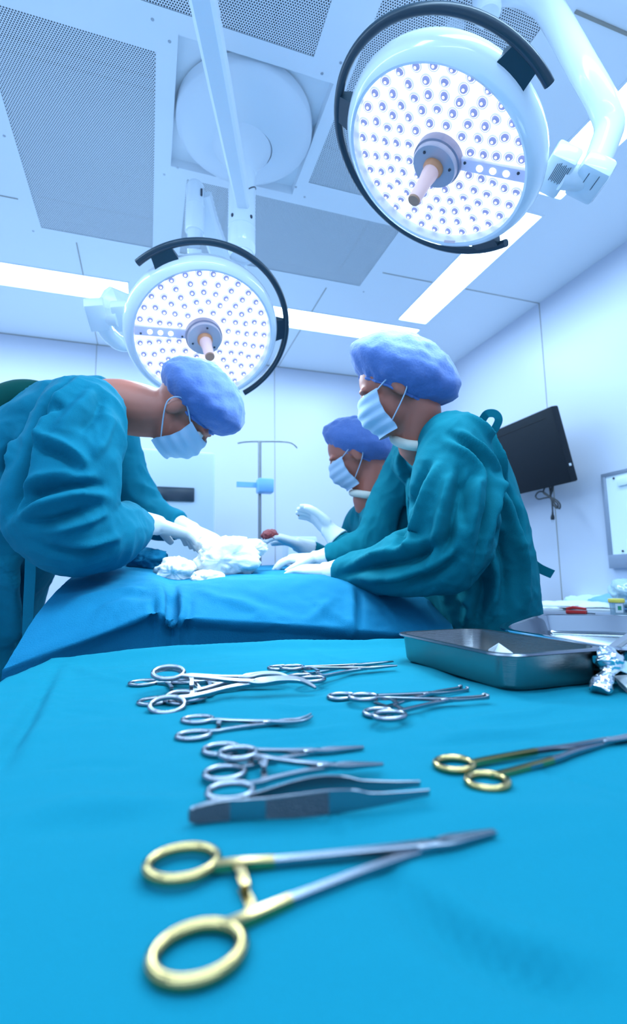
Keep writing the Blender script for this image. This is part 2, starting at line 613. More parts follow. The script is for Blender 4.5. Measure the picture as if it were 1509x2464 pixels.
# ------------------------------------------------------------------ ceiling mount with its hub
AX, AY = 0.305, 1.735
mt = thing('ceiling_mount', 'round white ceiling mount with a domed cover and a hanging hub', 'lamp mount', (AX, AY, ZC))
T = Matrix.Translation((0.316, 1.732, 0))
obj('dome_cover', MB().lathe([(0.0, ZC + .03), (.262, ZC + .03), (.262, ZC - .012), (.258, ZC - .022), (.235, ZC - .045), (.19, ZC - .068), (.14, ZC - .082), (.105, ZC - .09)], 72, M=T), M['enamel_soft'], mt)
T = Matrix.Translation((AX, AY, 0))
obj('hub_flange', MB().lathe([(.118, ZC - .078), (.108, ZC - .10), (.085, ZC - .125), (.062, ZC - .16), (.052, ZC - .20)], 48, M=T), M['enamel_soft'], mt)
obj('hub_column', MB().lathe([(.052, ZC - .19), (.052, ZC - .43), (.050, ZC - .432), (.050, ZC - .436), (.052, ZC - .438), (.052, ZC - .50), (.046, ZC - .52), (.044, ZC - .55)], 48, M=T), M['enamel'], mt)
obj('hub_cap', MB().lathe([(.0505, ZC - .475), (.0515, ZC - .48), (.0515, ZC - .52), (.047, ZC - .535), (.0, ZC - .537)], 48, M=T), M['enamel_soft'], mt)
for s in (-1, 1):
    a = math.radians(-100 + s * 42)
    obj('screw_hole', MB().ball((AX + .0515 * math.cos(a), AY + .0515 * math.sin(a), ZC - .405), (.006, .006, .008), 10), M['ink'], mt)
obj('slot', MB().tube([(AX + .0528 * math.cos(a), AY + .0528 * math.sin(a), ZC - .30 + .045 * math.sin((a + 1.3) * 1.2)) for a in [-1.25 + .1 * k for k in range(12)]], .0022, 6), M['ink'], mt)


# ------------------------------------------------------------------ surgical lamps
def lamp_head(root, c, n, spin, rail_span, brackets, bar_ang, sectors):
    """head at disc centre c facing n; local x axis at `spin` (toward the yoke joint)"""
    n = n.normalized()
    x = (spin - n * spin.dot(n)).normalized()
    y = n.cross(x)
    F = Matrix(((x.x, y.x, n.x, c.x), (x.y, y.y, n.y, c.y), (x.z, y.z, n.z, c.z), (0, 0, 0, 1)))
    hs = MB().lathe([(.236, -.034), (.2395, .001), (.246, .004), (.256, -.001), (.266, -.012), (.272, -.028), (.274, -.045), (.270, -.062), (.255, -.082), (.22, -.10), (.15, -.118), (.08, -.124), (0, -.125)], 96, M=F)
    obj('housing', hs, M['enamel'], root, sharp=30)
    bk = MB().lathe([(0, -.036), (.2385, -.036)], 72, M=F)
    obj('back_plate', bk, M['led_ring'], root, smooth=False)
    # modules: sectors of LEDs
    pos = {}
    gap = math.radians(1.0)
    barw = math.radians(10.5)
    span = (2 * PI - barw) / sectors
    lens = MB()
    lens.lathe([(.0142, .000), (.0140, .003), (.0120, .0044), (.0108, .0034)], 18, 0)
    lens.lathe([(.0100, .0030), (.0108, .0040)], 18, 3)
    lens.lathe([(.0100, .003), (.0086, .0058), (.0050, .0078), (0, .0085)], 14, 1)
    lens.lathe([(.0034, .0080), (.0020, .0098), (0, .0102)], 8, 2)
    lme = lens.mesh('led_lens')
    for m in (M['led_ring'], M['led_glass'], M['led_core'], M['led_panel']):
        lme.materials.append(m)
    lme.polygons.foreach_set('use_smooth', [True] * len(lme.polygons))
    for k in range(sectors):
        a0 = bar_ang + barw / 2 + k * span + gap / 2
        a1 = a0 + span - gap
        pl = MB()
        na, nr = 14, 6
        vs_, fs = [], []
        for i in range(nr + 1):
            r_ = .062 + (.2345 - .062) * i / nr
            for j in range(na + 1):
                a = a0 + (a1 - a0) * j / na
                vs_.append((r_ * math.cos(a), r_ * math.sin(a), -.034 + .010 * (r_ / .235) ** 2))
        for i in range(nr):
            for j in range(na):
                q = i * (na + 1) + j
                fs.append((q, q + 1, q + na + 2, q + na + 1))
        pl.add(vs_, fs, 0, F)
        md = obj('led_module', pl, M['led_panel'], root, sharp=None)
        rows = [(.222, 5), (.1895, 4), (.157, 4), (.1245, 3), (.090, 2)] if sectors == 6 else [(.222, 4), (.19, 4), (.158, 3), (.126, 2), (.092, 2)]
        for r_, cnt in rows:
            for j in range(cnt):
                a = a0 + (a1 - a0) * (j + .5) / cnt + random.uniform(-.006, .006)
                z = -.0335 + .010 * (r_ / .235) ** 2
                o = bpy.data.objects.new('led_lens', lme)
                COL.objects.link(o)
                o.parent = md
                o.matrix_local = Matrix.Translation(-world_loc(root)) @ F @ Matrix.Translation((r_ * math.cos(a), r_ * math.sin(a), z)) @ Matrix.Rotation(random.uniform(-.18, .18), 4, 'X') @ Matrix.Rotation(random.uniform(-.18, .18), 4, 'Y')
    # grey sensor bar between two modules
    B = F @ Matrix.Rotation(bar_ang, 4, 'Z')
    sb = MB().box((.05, -.0165, -.036), (.235, .0165, -.022), bev=.002, M=B)
    so = obj('sensor_bar', sb, M['sensor_bar'], root)
    for q in (.115, .15, .185):
        obj('sensor', MB().lathe([(.009, -.0225), (.009, -.020), (.006, -.018), (0, -.0175)], 16, M=B @ Matrix.Translation((q, 0, 0))), M['led_panel'], so)
    for q in (.075, .215):
        obj('screw', MB().ball((0, 0, 0), .004, 8, M=B @ Matrix.Translation((q, .008, -.021))), M['ink'], so)
    obj('cover_glass', MB().lathe([(.060, .002), (.239, .002)], 72, M=F), M['glass'], root, smooth=False)
    obj('glass_clip', MB().lathe([(.2375, -.004), (.2395, .0035)], 12, M=F, a0=-1.2, a1=-1.05), M['hubgrey'], root)
    # hub and sterile handle
    obj('hub', MB().lathe([(.061, -.036), (.061, -.006), (.0585, -.001), (.0, 0)], 48, M=F @ Matrix.Translation((0, 0, .004))), M['hubgrey'], root)
    obj('hub_skirt', MB().lathe([(.066, -.038), (.0655, -.012), (.061, -.010)], 48, M=F), M['cyanside'], root)
    for a in (0.3, 2.4, 4.5):
        obj('screw', MB().ball((0, 0, 0), .004, 8, M=F @ Matrix.Translation((.045 * math.cos(a), .045 * math.sin(a), .004))), M['ink'], root)
    hd = obj('handle', MB().lathe([(.021, .012), (.0215, .03), (.0185, .05), (.0175, .085), (.0172, .108), (.0160, .114)], 32, M=F), M['handle'], root)
    obj('handle_collar', MB().lathe([(.027, .003), (.027, .010), (.0225, .016), (.0215, .019)], 32, M=F), M['amber'], hd)
    obj('handle_end', MB().lathe([(.0158, .108), (.0165, .116), (.0150, .1185), (0, .119)], 32, M=F), M['tan'], hd)
    # dark bumper rail on three brackets
    a0, a1, RR, zr = rail_span
    pts = [F @ Vector((RR * math.cos(a0 + (a1 - a0) * k / 80), RR * math.sin(a0 + (a1 - a0) * k / 80), zr)) for k in range(81)]
    rl = obj('bumper_rail', MB().tube(pts, .0115, 14), M['rail'], root)
    for a in brackets:
        w = .035
        ring_in = [F @ Vector((.262 * math.cos(a + s), .262 * math.sin(a + s), z)) for s, z in ((-w / .27 * 1.25, -.07), (w / .27 * 1.25, -.07), (w / .27 * 1.25, -.025), (-w / .27 * 1.25, -.025))]
        ring_out = [F @ Vector((RR * math.cos(a + s), RR * math.sin(a + s), z)) for s, z in ((-w / RR, zr - .008), (w / RR, zr - .008), (w / RR, zr + .008), (-w / RR, zr + .008))]
        obj('bracket', MB().loft([ring_in, ring_out]), M['rail'], rl, smooth=False)
    # the light that the lamp throws on the operating field
    ld = bpy.data.lights.new('lamp_beam', 'AREA')
    ld.shape = 'DISK'
    ld.size = .44
    ld.energy = SURG
    ld.color = (0.62, 0.84, 1.0)
    ld.spread = math.radians(95)
    lo = bpy.data.objects.new('lamp_beam', ld)
    COL.objects.link(lo)
    lo.parent = root
    zb = -n
    lo.matrix_local = Matrix.Translation(-world_loc(root)) @ Matrix(((x.x, -y.x, zb.x, 0), (x.y, -y.y, zb.y, 0), (x.z, -y.z, zb.z, 0), (0, 0, 0, 1)))
    p = c + n * .125 - world_loc(root)
    lo.location = p
    return F


def px_angle(c, n, spin, px, py):
    """angle round the lamp's axis of what shows at this photo point"""
    n = n.normalized()
    x = (spin - n * spin.dot(n)).normalized()
    y = n.cross(x)
    d = at(px, py, 1.0) - EYE
    t = (c - EYE).dot(n) / d.dot(n)
    q = EYE + d * t - c
    return math.atan2(q.dot(y), q.dot(x))


def unwrap(a, b, pos):
    while pos and b < a:
        b += 2 * PI
    while not pos and b > a:
        b -= 2 * PI
    return b


# larger lamp
c1 = Vector((0.6855, 1.0174, CZ + 1.0659))
n1 = Vector((-0.4886, 0.1214, -0.8640))
spin1 = at(1310, 415, 1.30) - c1
lamp1 = thing('surgical_lamp', 'larger round surgical lamp, nearest to the ceiling corner, with a grey bumper rail', 'surgical lamp', tuple(c1))
a_s = px_angle(c1, n1, spin1, 1325, 225)
a_m = px_angle(c1, n1, spin1, 803, 260)
a_e = px_angle(c1, n1, spin1, 1195, 603)
pos = ((a_m - a_s) % (2 * PI)) < ((a_e - a_s) % (2 * PI))
a_e = unwrap(a_s, a_e, pos)
F1 = lamp_head(lamp1, c1, n1, spin1, (a_s, a_e, .312, -.045),
               [px_angle(c1, n1, spin1, *p) for p in ((1252, 165), (816, 295), (1150, 601))], px_angle(c1, n1, spin1, 1200, 432), 6)
# yoke of the larger lamp: joint at its side, a thick tube curving back over it
jb = MB()
A = at(1318, 418, 1.30)
Bp = at(1405, 432, 1.30)
ax = (Bp - A).normalized()
X3 = frame_from(ax, n1)
R3 = Matrix(((ax.x, X3[0].x, X3[1].x, 0), (ax.y, X3[0].y, X3[1].y, 0), (ax.z, X3[0].z, X3[1].z, 0), (0, 0, 0, 1)))


def placed(p, R):
    return Matrix.Translation(p) @ R


def screen_frame(n_dir, up_hint):
    z = n_dir.normalized()
    x = up_hint.cross(z).normalized()
    y = z.cross(x)
    return Matrix(((x.x, y.x, z.x, 0), (x.y, y.y, z.y, 0), (x.z, y.z, z.z, 0), (0, 0, 0, 1)))


S1 = screen_frame(n1, ax.cross(n1))
sidej = obj('side_joint', MB().box((-.032, -.055, -.045), (.036, .058, .012), bev=.008, M=placed(at(1338, 420, 1.31), S1)), M['enamel'], lamp1)
lbl = MB()
for k in range(9):
    lbl.box((-.024 + k * .0042, -.045 + .003 * (k % 3), .0122), (-.0225 + k * .0042, .012 - .004 * (k % 2), .0128), M=placed(at(1338, 420, 1.31), S1))
obj('rating_label', lbl, M['ink'], sidej, smooth=False)
obj('joint_axle', MB().tube([at(1350, 425, 1.31), at(1412, 430, 1.31)], .030, 24), M['enamel_soft'], lamp1)
ej = obj('end_joint', MB().box((-.040, -.050, -.035), (.040, .052, .022), bev=.012, M=placed(at(1418, 432, 1.30), S1)), M['enamel'], lamp1)
mk = MB()
for k in range(2):
    mk.box((-.016 + k * .026, -.038 + k * .004, .0222), (-.0145 + k * .026, .005, .0227), M=placed(at(1418, 432, 1.30), S1))
obj('marking', mk, M['ink'], ej, smooth=False)
yk = smoothline([at(1428, 412, 1.325), at(1455, 345, 1.33), at(1466, 300, 1.33), at(1448, 245, 1.33), at(1395, 150, 1.35), at(1342, 55, 1.40), at(1305, 5, 1.43), at(1250, -22, 1.46), at(1180, -20, 1.48)], 10)
obj('yoke_tube', MB().tube(yk, interp([.034, .036, .037, .037, .037, .037, .037, .037, .035], 10), 24), M['enamel'], lamp1)
pv = at(1171, 10, 1.48)
obj('yoke_pivot', MB().lathe([(0, -.045), (.034, -.043), (.040, -.036), (.041, 0), (.041, .5), (.03, .52)], 32, M=Matrix.Translation((pv.x, pv.y, pv.z))), M['enamel'], lamp1)
pw = at(1094, 48, 1.62)
obj('drop_arm', MB().lathe([(0, -.032), (.030, -.03), (.034, -.024), (.034, .4), (.025, .42)], 32, M=Matrix.Translation(pw)), M['enamel'], lamp1)
# its boom from the hub: out over the camera and back
hubp = Vector((AX - .005, AY - .045, ZC - .345))
end1 = on_z(478, -60, ZC - .30)
far1 = hubp + (end1 - hubp) * 1.25
bm_ = obj('boom', MB().bar([hubp + (hubp - end1).normalized() * -.0, hubp + (far1 - hubp) * .5, far1], [.050, .062, .066], .075), M['enamel_soft'], lamp1, smooth=False)
top1 = Vector((pv.x, pv.y, pv.z + .5))
kn = Vector((far1.x, far1.y, far1.z))
obj('boom_knuckle', MB().lathe([(0, -.06), (.05, -.055), (.055, 0), (.055, .10), (0, .11)], 32, M=Matrix.Translation(kn)), M['enamel'], lamp1)
obj('spring_arm', MB().bar([kn + Vector((0, 0, -.04)), top1 + Vector((0, 0, .0))], .07, .09), M['enamel_soft'], lamp1, smooth=False)

# smaller lamp
c2 = Vector((0.1715, 1.7192, CZ + 0.8499))
n2 = Vector((0.1004, -0.5791, -0.8091))
spin2 = at(300, 770, 1.80) - c2
lamp2 = thing('surgical_lamp', 'smaller round surgical lamp behind the leaning surgeon, lower and farther', 'surgical lamp', tuple(c2))
a_s = px_angle(c2, n2, spin2, 325, 640)
a_m = px_angle(c2, n2, spin2, 500, 590)
a_e = px_angle(c2, n2, spin2, 585, 950)
pos = ((a_m - a_s) % (2 * PI)) < ((a_e - a_s) % (2 * PI))
a_e = unwrap(a_s, a_e, pos)
F2 = lamp_head(lamp2, c2, n2, spin2, (a_s, a_e, .312, -.045),
               [px_angle(c2, n2, spin2, *p) for p in ((392, 622), (684, 805))], px_angle(c2, n2, spin2, 360, 806), 6)
ax = (at(300, 770, 1.8) - at(250, 765, 1.8)).normalized()
S2 = screen_frame(n2, ax.cross(n2))
sidej = obj('side_joint', MB().box((-.03, -.05, -.04), (.03, .05, .012), bev=.008, M=placed(at(292, 765, 1.83), S2)), M['enamel'], lamp2)
lbl = MB()
for k in range(6):
    lbl.box((-.012 + k * .0042, -.04 + .003 * (k % 3), .0122), (-.0105 + k * .0042, .018 - .004 * (k % 2), .0128), M=placed(at(290, 765, 1.83), S2))
obj('rating_label', lbl, M['ink'], sidej, smooth=False)
obj('joint_axle', MB().tube([at(252, 762, 1.83), at(285, 765, 1.83)], .030, 24), M['enamel_soft'], lamp2)
ej = obj('end_joint', MB().box((-.034, -.05, -.04), (.034, .05, .022), bev=.006, M=placed(at(233, 760, 1.81), S2)), M['enamel'], lamp2)
obj('joint_cover', MB().bar([at(245, 745, 1.87), at(268, 722, 1.90), at(320, 740, 1.98)], [.03, .06, .05], [.05, .09, .08]), M['enamel'], lamp2, smooth=False)
yk = smoothline([at(245, 775, 1.86), at(262, 805, 1.92), at(300, 828, 1.99), at(360, 800, 2.04), at(420, 720, 2.06), at(465, 640, 2.04), at(468, 600, 2.02)], 8)
obj('yoke_tube', MB().tube(yk, .030, 20), M['enamel'], lamp2)
jp = at(468, 560, 2.02)
obj('drop_joint', MB().lathe([(0, -.055), (.024, -.053), (.028, -.04), (.0285, .0), (.036, .002), (.038, .008), (.038, .11), (.034, .113), (.034, .117), (.037, .12), (.037, .20), (.025, .222), (0, .225)], 32, M=Matrix.Translation(jp)), M['enamel'], lamp2)
jq = Matrix.Translation(jp)
obj('slot', MB().box((.012, -.0395, .145), (.019, -.03, .175), M=jq @ Matrix.Rotation(.2, 4, 'Z')), M['ink'], lamp2, smooth=False)
obj('spring_arm', MB().bar([at(484, 470, 2.06), at(500, 530, 2.13), at(540, 640, 2.25), at(560, 690, 2.32)], .075, .08, ref=tuple(-RT)), M['enamel_soft'], lamp2, smooth=False)
obj('boom', MB().bar([Vector((AX, AY, ZC - .47)), at(575, 600, 2.1), at(580, 690, 2.32)], .062, .06, ref=tuple(-RT)), M['enamel_soft'], lamp2, smooth=False)
obj('boom_knuckle', MB().lathe([(0, -.10), (.045, -.09), (.05, 0), (.05, .05), (0, .06)], 32, M=Matrix.Translation(at(570, 690, 2.33))), M['enamel'], lamp2)

# ------------------------------------------------------------------ cloth helpers
def co_array(me):
    a = np.empty(len(me.vertices) * 3)
    me.vertices.foreach_get('co', a)
    return a.reshape(-1, 3)


def no_array(me):
    a = np.empty(len(me.vertices) * 3)
    me.vertex_normals.foreach_get('vector', a)
    return a.reshape(-1, 3)


def bvh_of(me):
    return BVHTree.FromPolygons([v.co.copy() for v in me.vertices], [tuple(p.vertices) for p in me.polygons])


def trace(bvh, pts, step=5.0):
    """a drawn fold line, followed along the surface it lies on"""
    line = smoothline([(p[0], p[1], 0) for p in pts], 16)
    out = []
    for i, p in enumerate(line):
        d = (at(p.x, p.y, 1.0) - EYE).normalized()
        h = bvh.ray_cast(EYE, d)
        if h[0] is not None:
            out.append((h[0], i / (len(line) - 1)))
    return out


def fold_cloth(me, folds, noises=(), taper=True, along=None):
    """raise ridges and press creases into a cloth surface; folds = (height, width, line)"""
    co = co_array(me)
    no = no_array(me)
    bvh = bvh_of(me)
    disp = np.zeros(len(co))
    for h, w, line in folds:
        tr = trace(bvh, line)
        if len(tr) < 2:
            continue
        P = np.array([tuple(p) for p, t in tr])
        A = np.array([min(1.0, 3.2 * min(t, 1 - t) + .12) if taper else 1.0 for p, t in tr])
        lo, hi = P.min(0) - 4 * w, P.max(0) + 4 * w
        idx = np.where(((co > lo) & (co < hi)).all(1))[0]
        for k in range(0, len(idx), 4000):
            q = idx[k:k + 4000]
            d2 = ((co[q][:, None, :] - P[None]) ** 2).sum(2)
            j = d2.argmin(1)
            disp[q] += h * A[j] * np.exp(-d2[np.arange(len(q)), j] / (w * w))
    for nz_ in noises:
        amp, s = nz_[0], Vector(nz_[1])
        if len(nz_) > 2:                       # crumpled creases: ridged, warped noise
            for i, c in enumerate(co):
                q = Vector((c[0] * s.x, c[1] * s.y, c[2] * s.z))
                q += noise.noise_vector(q * .45) * .9
                disp[i] += amp * (.55 - 1.6 * abs(noise.noise(q)))
            continue
        disp += amp * np.array([noise.noise(Vector((c[0] * s.x, c[1] * s.y, c[2] * s.z))) for c in co])
    co = co + no * (disp if along is None else disp)[:, None]
    me.vertices.foreach_set('co', co.ravel())
    me.update()


def remeshed(mb, voxel, smooth_it=6, name='body'):
    """one continuous skin over overlapping closed shapes"""
    me = mb.mesh(name)
    o = bpy.data.objects.new(name, me)
    COL.objects.link(o)
    md = o.modifiers.new('union', 'REMESH')
    md.mode = 'VOXEL'
    md.voxel_size = voxel
    sm = o.modifiers.new('smooth', 'SMOOTH')
    sm.factor = 0.5
    sm.iterations = smooth_it
    dg = bpy.context.evaluated_depsgraph_get()
    dg.update()
    out = bpy.data.meshes.new_from_object(o.evaluated_get(dg))
    bpy.data.objects.remove(o)
    bpy.data.meshes.remove(me)
    out.name = name
    return out


def obj_mesh(name, me, m, parent=None, label=None):
    """link a mesh given in room coordinates"""
    off = world_loc(parent) if parent is not None else None
    if parent is None:
        c = co_array(me)
        off = Vector(((c[:, 0].min() + c[:, 0].max()) / 2, (c[:, 1].min() + c[:, 1].max()) / 2, c[:, 2].min()))
    me.transform(Matrix.Translation(-off))
    o = obj(name, me, m, parent, True, local=True, label=label, sharp=None)
    if parent is None:
        o.location = off
    return o


def ell(c, a, b, n=28):
    return [c + a * math.cos(2 * PI * k / n) + b * math.sin(2 * PI * k / n) for k in range(n)]


def torso(mb, secs, lat, scale=1.0, sub=5):
    """secs = (centre, half breadth, half depth); lat = direction across the shoulders"""
    cs = smoothline([s[0] for s in secs], sub)
    la = interp([s[1] for s in secs], sub)
    sg = interp([s[2] for s in secs], sub)
    rings = []
    for i, c in enumerate(cs):
        t = (cs[min(i + 1, len(cs) - 1)] - cs[max(i - 1, 0)]).normalized()
        l = (lat - t * lat.dot(t)).normalized()
        s = t.cross(l)
        rings.append(ell(c, l * la[i] * scale, s * sg[i] * scale))
    mb.loft(rings)


def limb(mb, pts, radii, scale=1.0, sub=6, n=20):
    mb.tube(smoothline(pts, sub), [r * scale for r in interp(radii, sub)], n)


def hand(mb, wrist, tip, palm_n, size=0.18, grow=1.0, curl=0.8, side=1):
    """palm, four fingers of unequal length curling toward the palm side, and a thumb from its side"""
    d = (tip - wrist).normalized()
    nrm = (palm_n - d * palm_n.dot(d)).normalized()
    s = d.cross(nrm) * side
    k = size / 0.18
    pal = []
    for t, w, h in ((-.012, .026, .020), (.015, .032, .020), (.05, .040, .018), (.085, .042, .015), (.098, .038, .011)):
        c = wrist + d * t * k
        pal.append(ell(c, s * w * k * grow, nrm * h * k * grow, 18))
    mb.loft(pal)
    lens = (.062, .074, .079, .070)
    for i in range(4):
        o = (-.030 + .020 * i) * k
        base = wrist + d * .082 * k + s * o
        L = lens[3 - i] * k
        pts, dd, p = [base], d + s * (o * 2.0), base
        dd.normalize()
        for q, fr in enumerate((.45, .30, .25)):
            ang = curl * (.45, .75, .55)[q]
            dd = (dd * math.cos(ang) + nrm * math.sin(ang)).normalized()
            p = p + dd * L * fr
            pts.append(p)
        mb.tube(smoothline(pts, 4), [r * k * grow for r in interp([.0105, .0098, .0088, .0072], 4)], 10)
    tb = wrist + d * .028 * k + s * .032 * k
    dd = (d * .75 + s * .62 + nrm * .30).normalized()
    p1 = tb + dd * .034 * k
    p2 = p1 + (dd + d * .5 + nrm * .35).normalized() * .032 * k
    p3 = p2 + (d + nrm * .6).normalized() * .024 * k
    mb.tube(smoothline([tb - dd * .012, tb + dd * .012, p1, p2, p3], 4), [r * k * grow for r in interp([.016, .0155, .0125, .0115, .0085], 4)], 10)


def head(mb, c, f, u):
    """skull, jaw, nose, brow, ears; f where the face looks, u crown"""
    f = f.normalized()
    u = (u - f * u.dot(f)).normalized()
    s = f.cross(u)
    mb.ball(c + u * .028 - f * .012, (f * .098, s * .076, u * .088), 28)
    mb.ball(c - u * .030 + f * .030, (f * .066, s * .060, u * .082), 24)
    mb.ball(c - u * .088 + f * .056, (f * .030, s * .030, u * .024), 16)
    mb.tube([c + u * .022 + f * .084, c - u * .004 + f * .100, c - u * .024 + f * .112, c - u * .034 + f * .096], [.008, .010, .014, .010], 12)
    for k in (-1, 1):
        mb.ball(c + u * .026 + f * .080 + s * .032 * k, (f * .013, s * .026, u * .010), 12)
        mb.ball(c - u * .020 + f * .062 + s * .042 * k, (f * .026, s * .022, u * .022), 14)
        mb.ball(c - u * .008 - f * .008 + s * .078 * k, (f * .020, s * .010, u * .034), 14)
    mb.tube([c - u * .062 + f * .084 - s * .024, c - u * .058 + f * .094, c - u * .062 + f * .084 + s * .024], [.006, .009, .006], 10)
    mb.tube([c - u * .074 + f * .082 - s * .020, c - u * .074 + f * .091, c - u * .074 + f * .082 + s * .020], [.006, .009, .006], 10)
    return f, u, s


def bouffant(c, f, u, s, rf, rs, ru, tilt, cut, seed):
    """gathered cap over the crown: puffed cloth closed to an elastic edge"""
    n = 72
    ax = (u * math.cos(tilt) - f * math.sin(tilt)).normalized()
    bx = (f * math.cos(tilt) + u * math.sin(tilt)).normalized()
    rings = []
    ks = 30
    for i in range(1, ks + 1):
        t = i / ks * cut
        ring = []
        for j in range(n):
            a = 2 * PI * j / n
            d = bx * math.cos(a) * rf * math.sin(t) + s * math.sin(a) * rs * math.sin(t) + ax * math.cos(t) * ru
            q = d.normalized()
            g = max(0, (t - .55) / (cut - .55))
            w = noise.noise(q * 5 + Vector((seed, 0, 0))) * .045 + noise.noise(q * 14 + Vector((0, seed, 0))) * .020
            w += math.sin(a * 23 + noise.noise(q * 4) * 4) * .016 * g
            tk = min(1, max(0, (t - 1.15) / (cut - 1.15)))
            w -= .34 * tk * tk * (3 - 2 * tk) - .05 * math.sin(PI * tk)
            ring.append(c + d * (1 + w))
        rings.append(ring)
    mb = MB()
    top = c + ax * ru
    mb.v.append(top)
    o = 1
    for r_ in rings:
        mb.v += r_
    for j in range(n):
        mb.f.append((0, 1 + j, 1 + (j + 1) % n))
        mb.m.append(0)
    for i in range(ks - 1):
        for j in range(n):
            a, b = 1 + i * n, 1 + (i + 1) * n
            mb.f.append((a + j, b + j, b + (j + 1) % n, a + (j + 1) % n))
            mb.m.append(0)
    band = MB().tube(rings[-1], .004, 8, closed=True)
    return mb, band


def face_mask(c, f, u, s):
    """pleated sheet from nose bridge to under the chin, with ear loops"""
    mb = MB()
    nu, nv = 26, 22
    outer, inner = [], []
    for i in range(nv + 1):
        v = i / nv
        for j in range(nu + 1):
            a = (j / nu - .5) * 2.35
            up = .012 - v * .118
            bulge = .104 + .022 * math.sin(PI * min(1, v * 1.15)) - .006 * v
            sq = .070 + .004 * math.sin(PI * v)
            ple = .0022 * math.sin(v * PI * 8) * math.cos(a * .8)
            p = c + u * up + f * ((bulge + ple) * math.cos(a) ** .8 if math.cos(a) > 0 else 0) + s * ((sq + ple) * math.sin(a) * 1.12)
            if abs(a) > 1.0:
                p -= f * (abs(a) - 1.0) * .02
            outer.append(p)
            inner.append(p - (p - c).normalized() * .0025)
    N = (nu + 1) * (nv + 1)
    fs = []
    for i in range(nv):
        for j in range(nu):
            q = i * (nu + 1) + j
            fs.append((q, q + nu + 1, q + nu + 2, q + 1))
            fs.append((N + q, N + q + 1, N + q + nu + 2, N + q + nu + 1))
    mb.add(outer + inner, fs)
    loops = []
    for k in (-1, 1):
        e0 = c + u * .006 + f * .050 + s * .070 * k
        e1 = c - u * .08 + f * .045 + s * .066 * k
        loops.append(MB().tube(smoothline([e0, c + u * .022 - f * .012 + s * .086 * k, c - u * .02 - f * .026 + s * .086 * k, e1], 8), .0018, 6))
    return mb, loops


def ribbon(pts, w, ref, t=.0018):
    return MB().bar(smoothline(pts, 8), w, t, ref=tuple(ref))


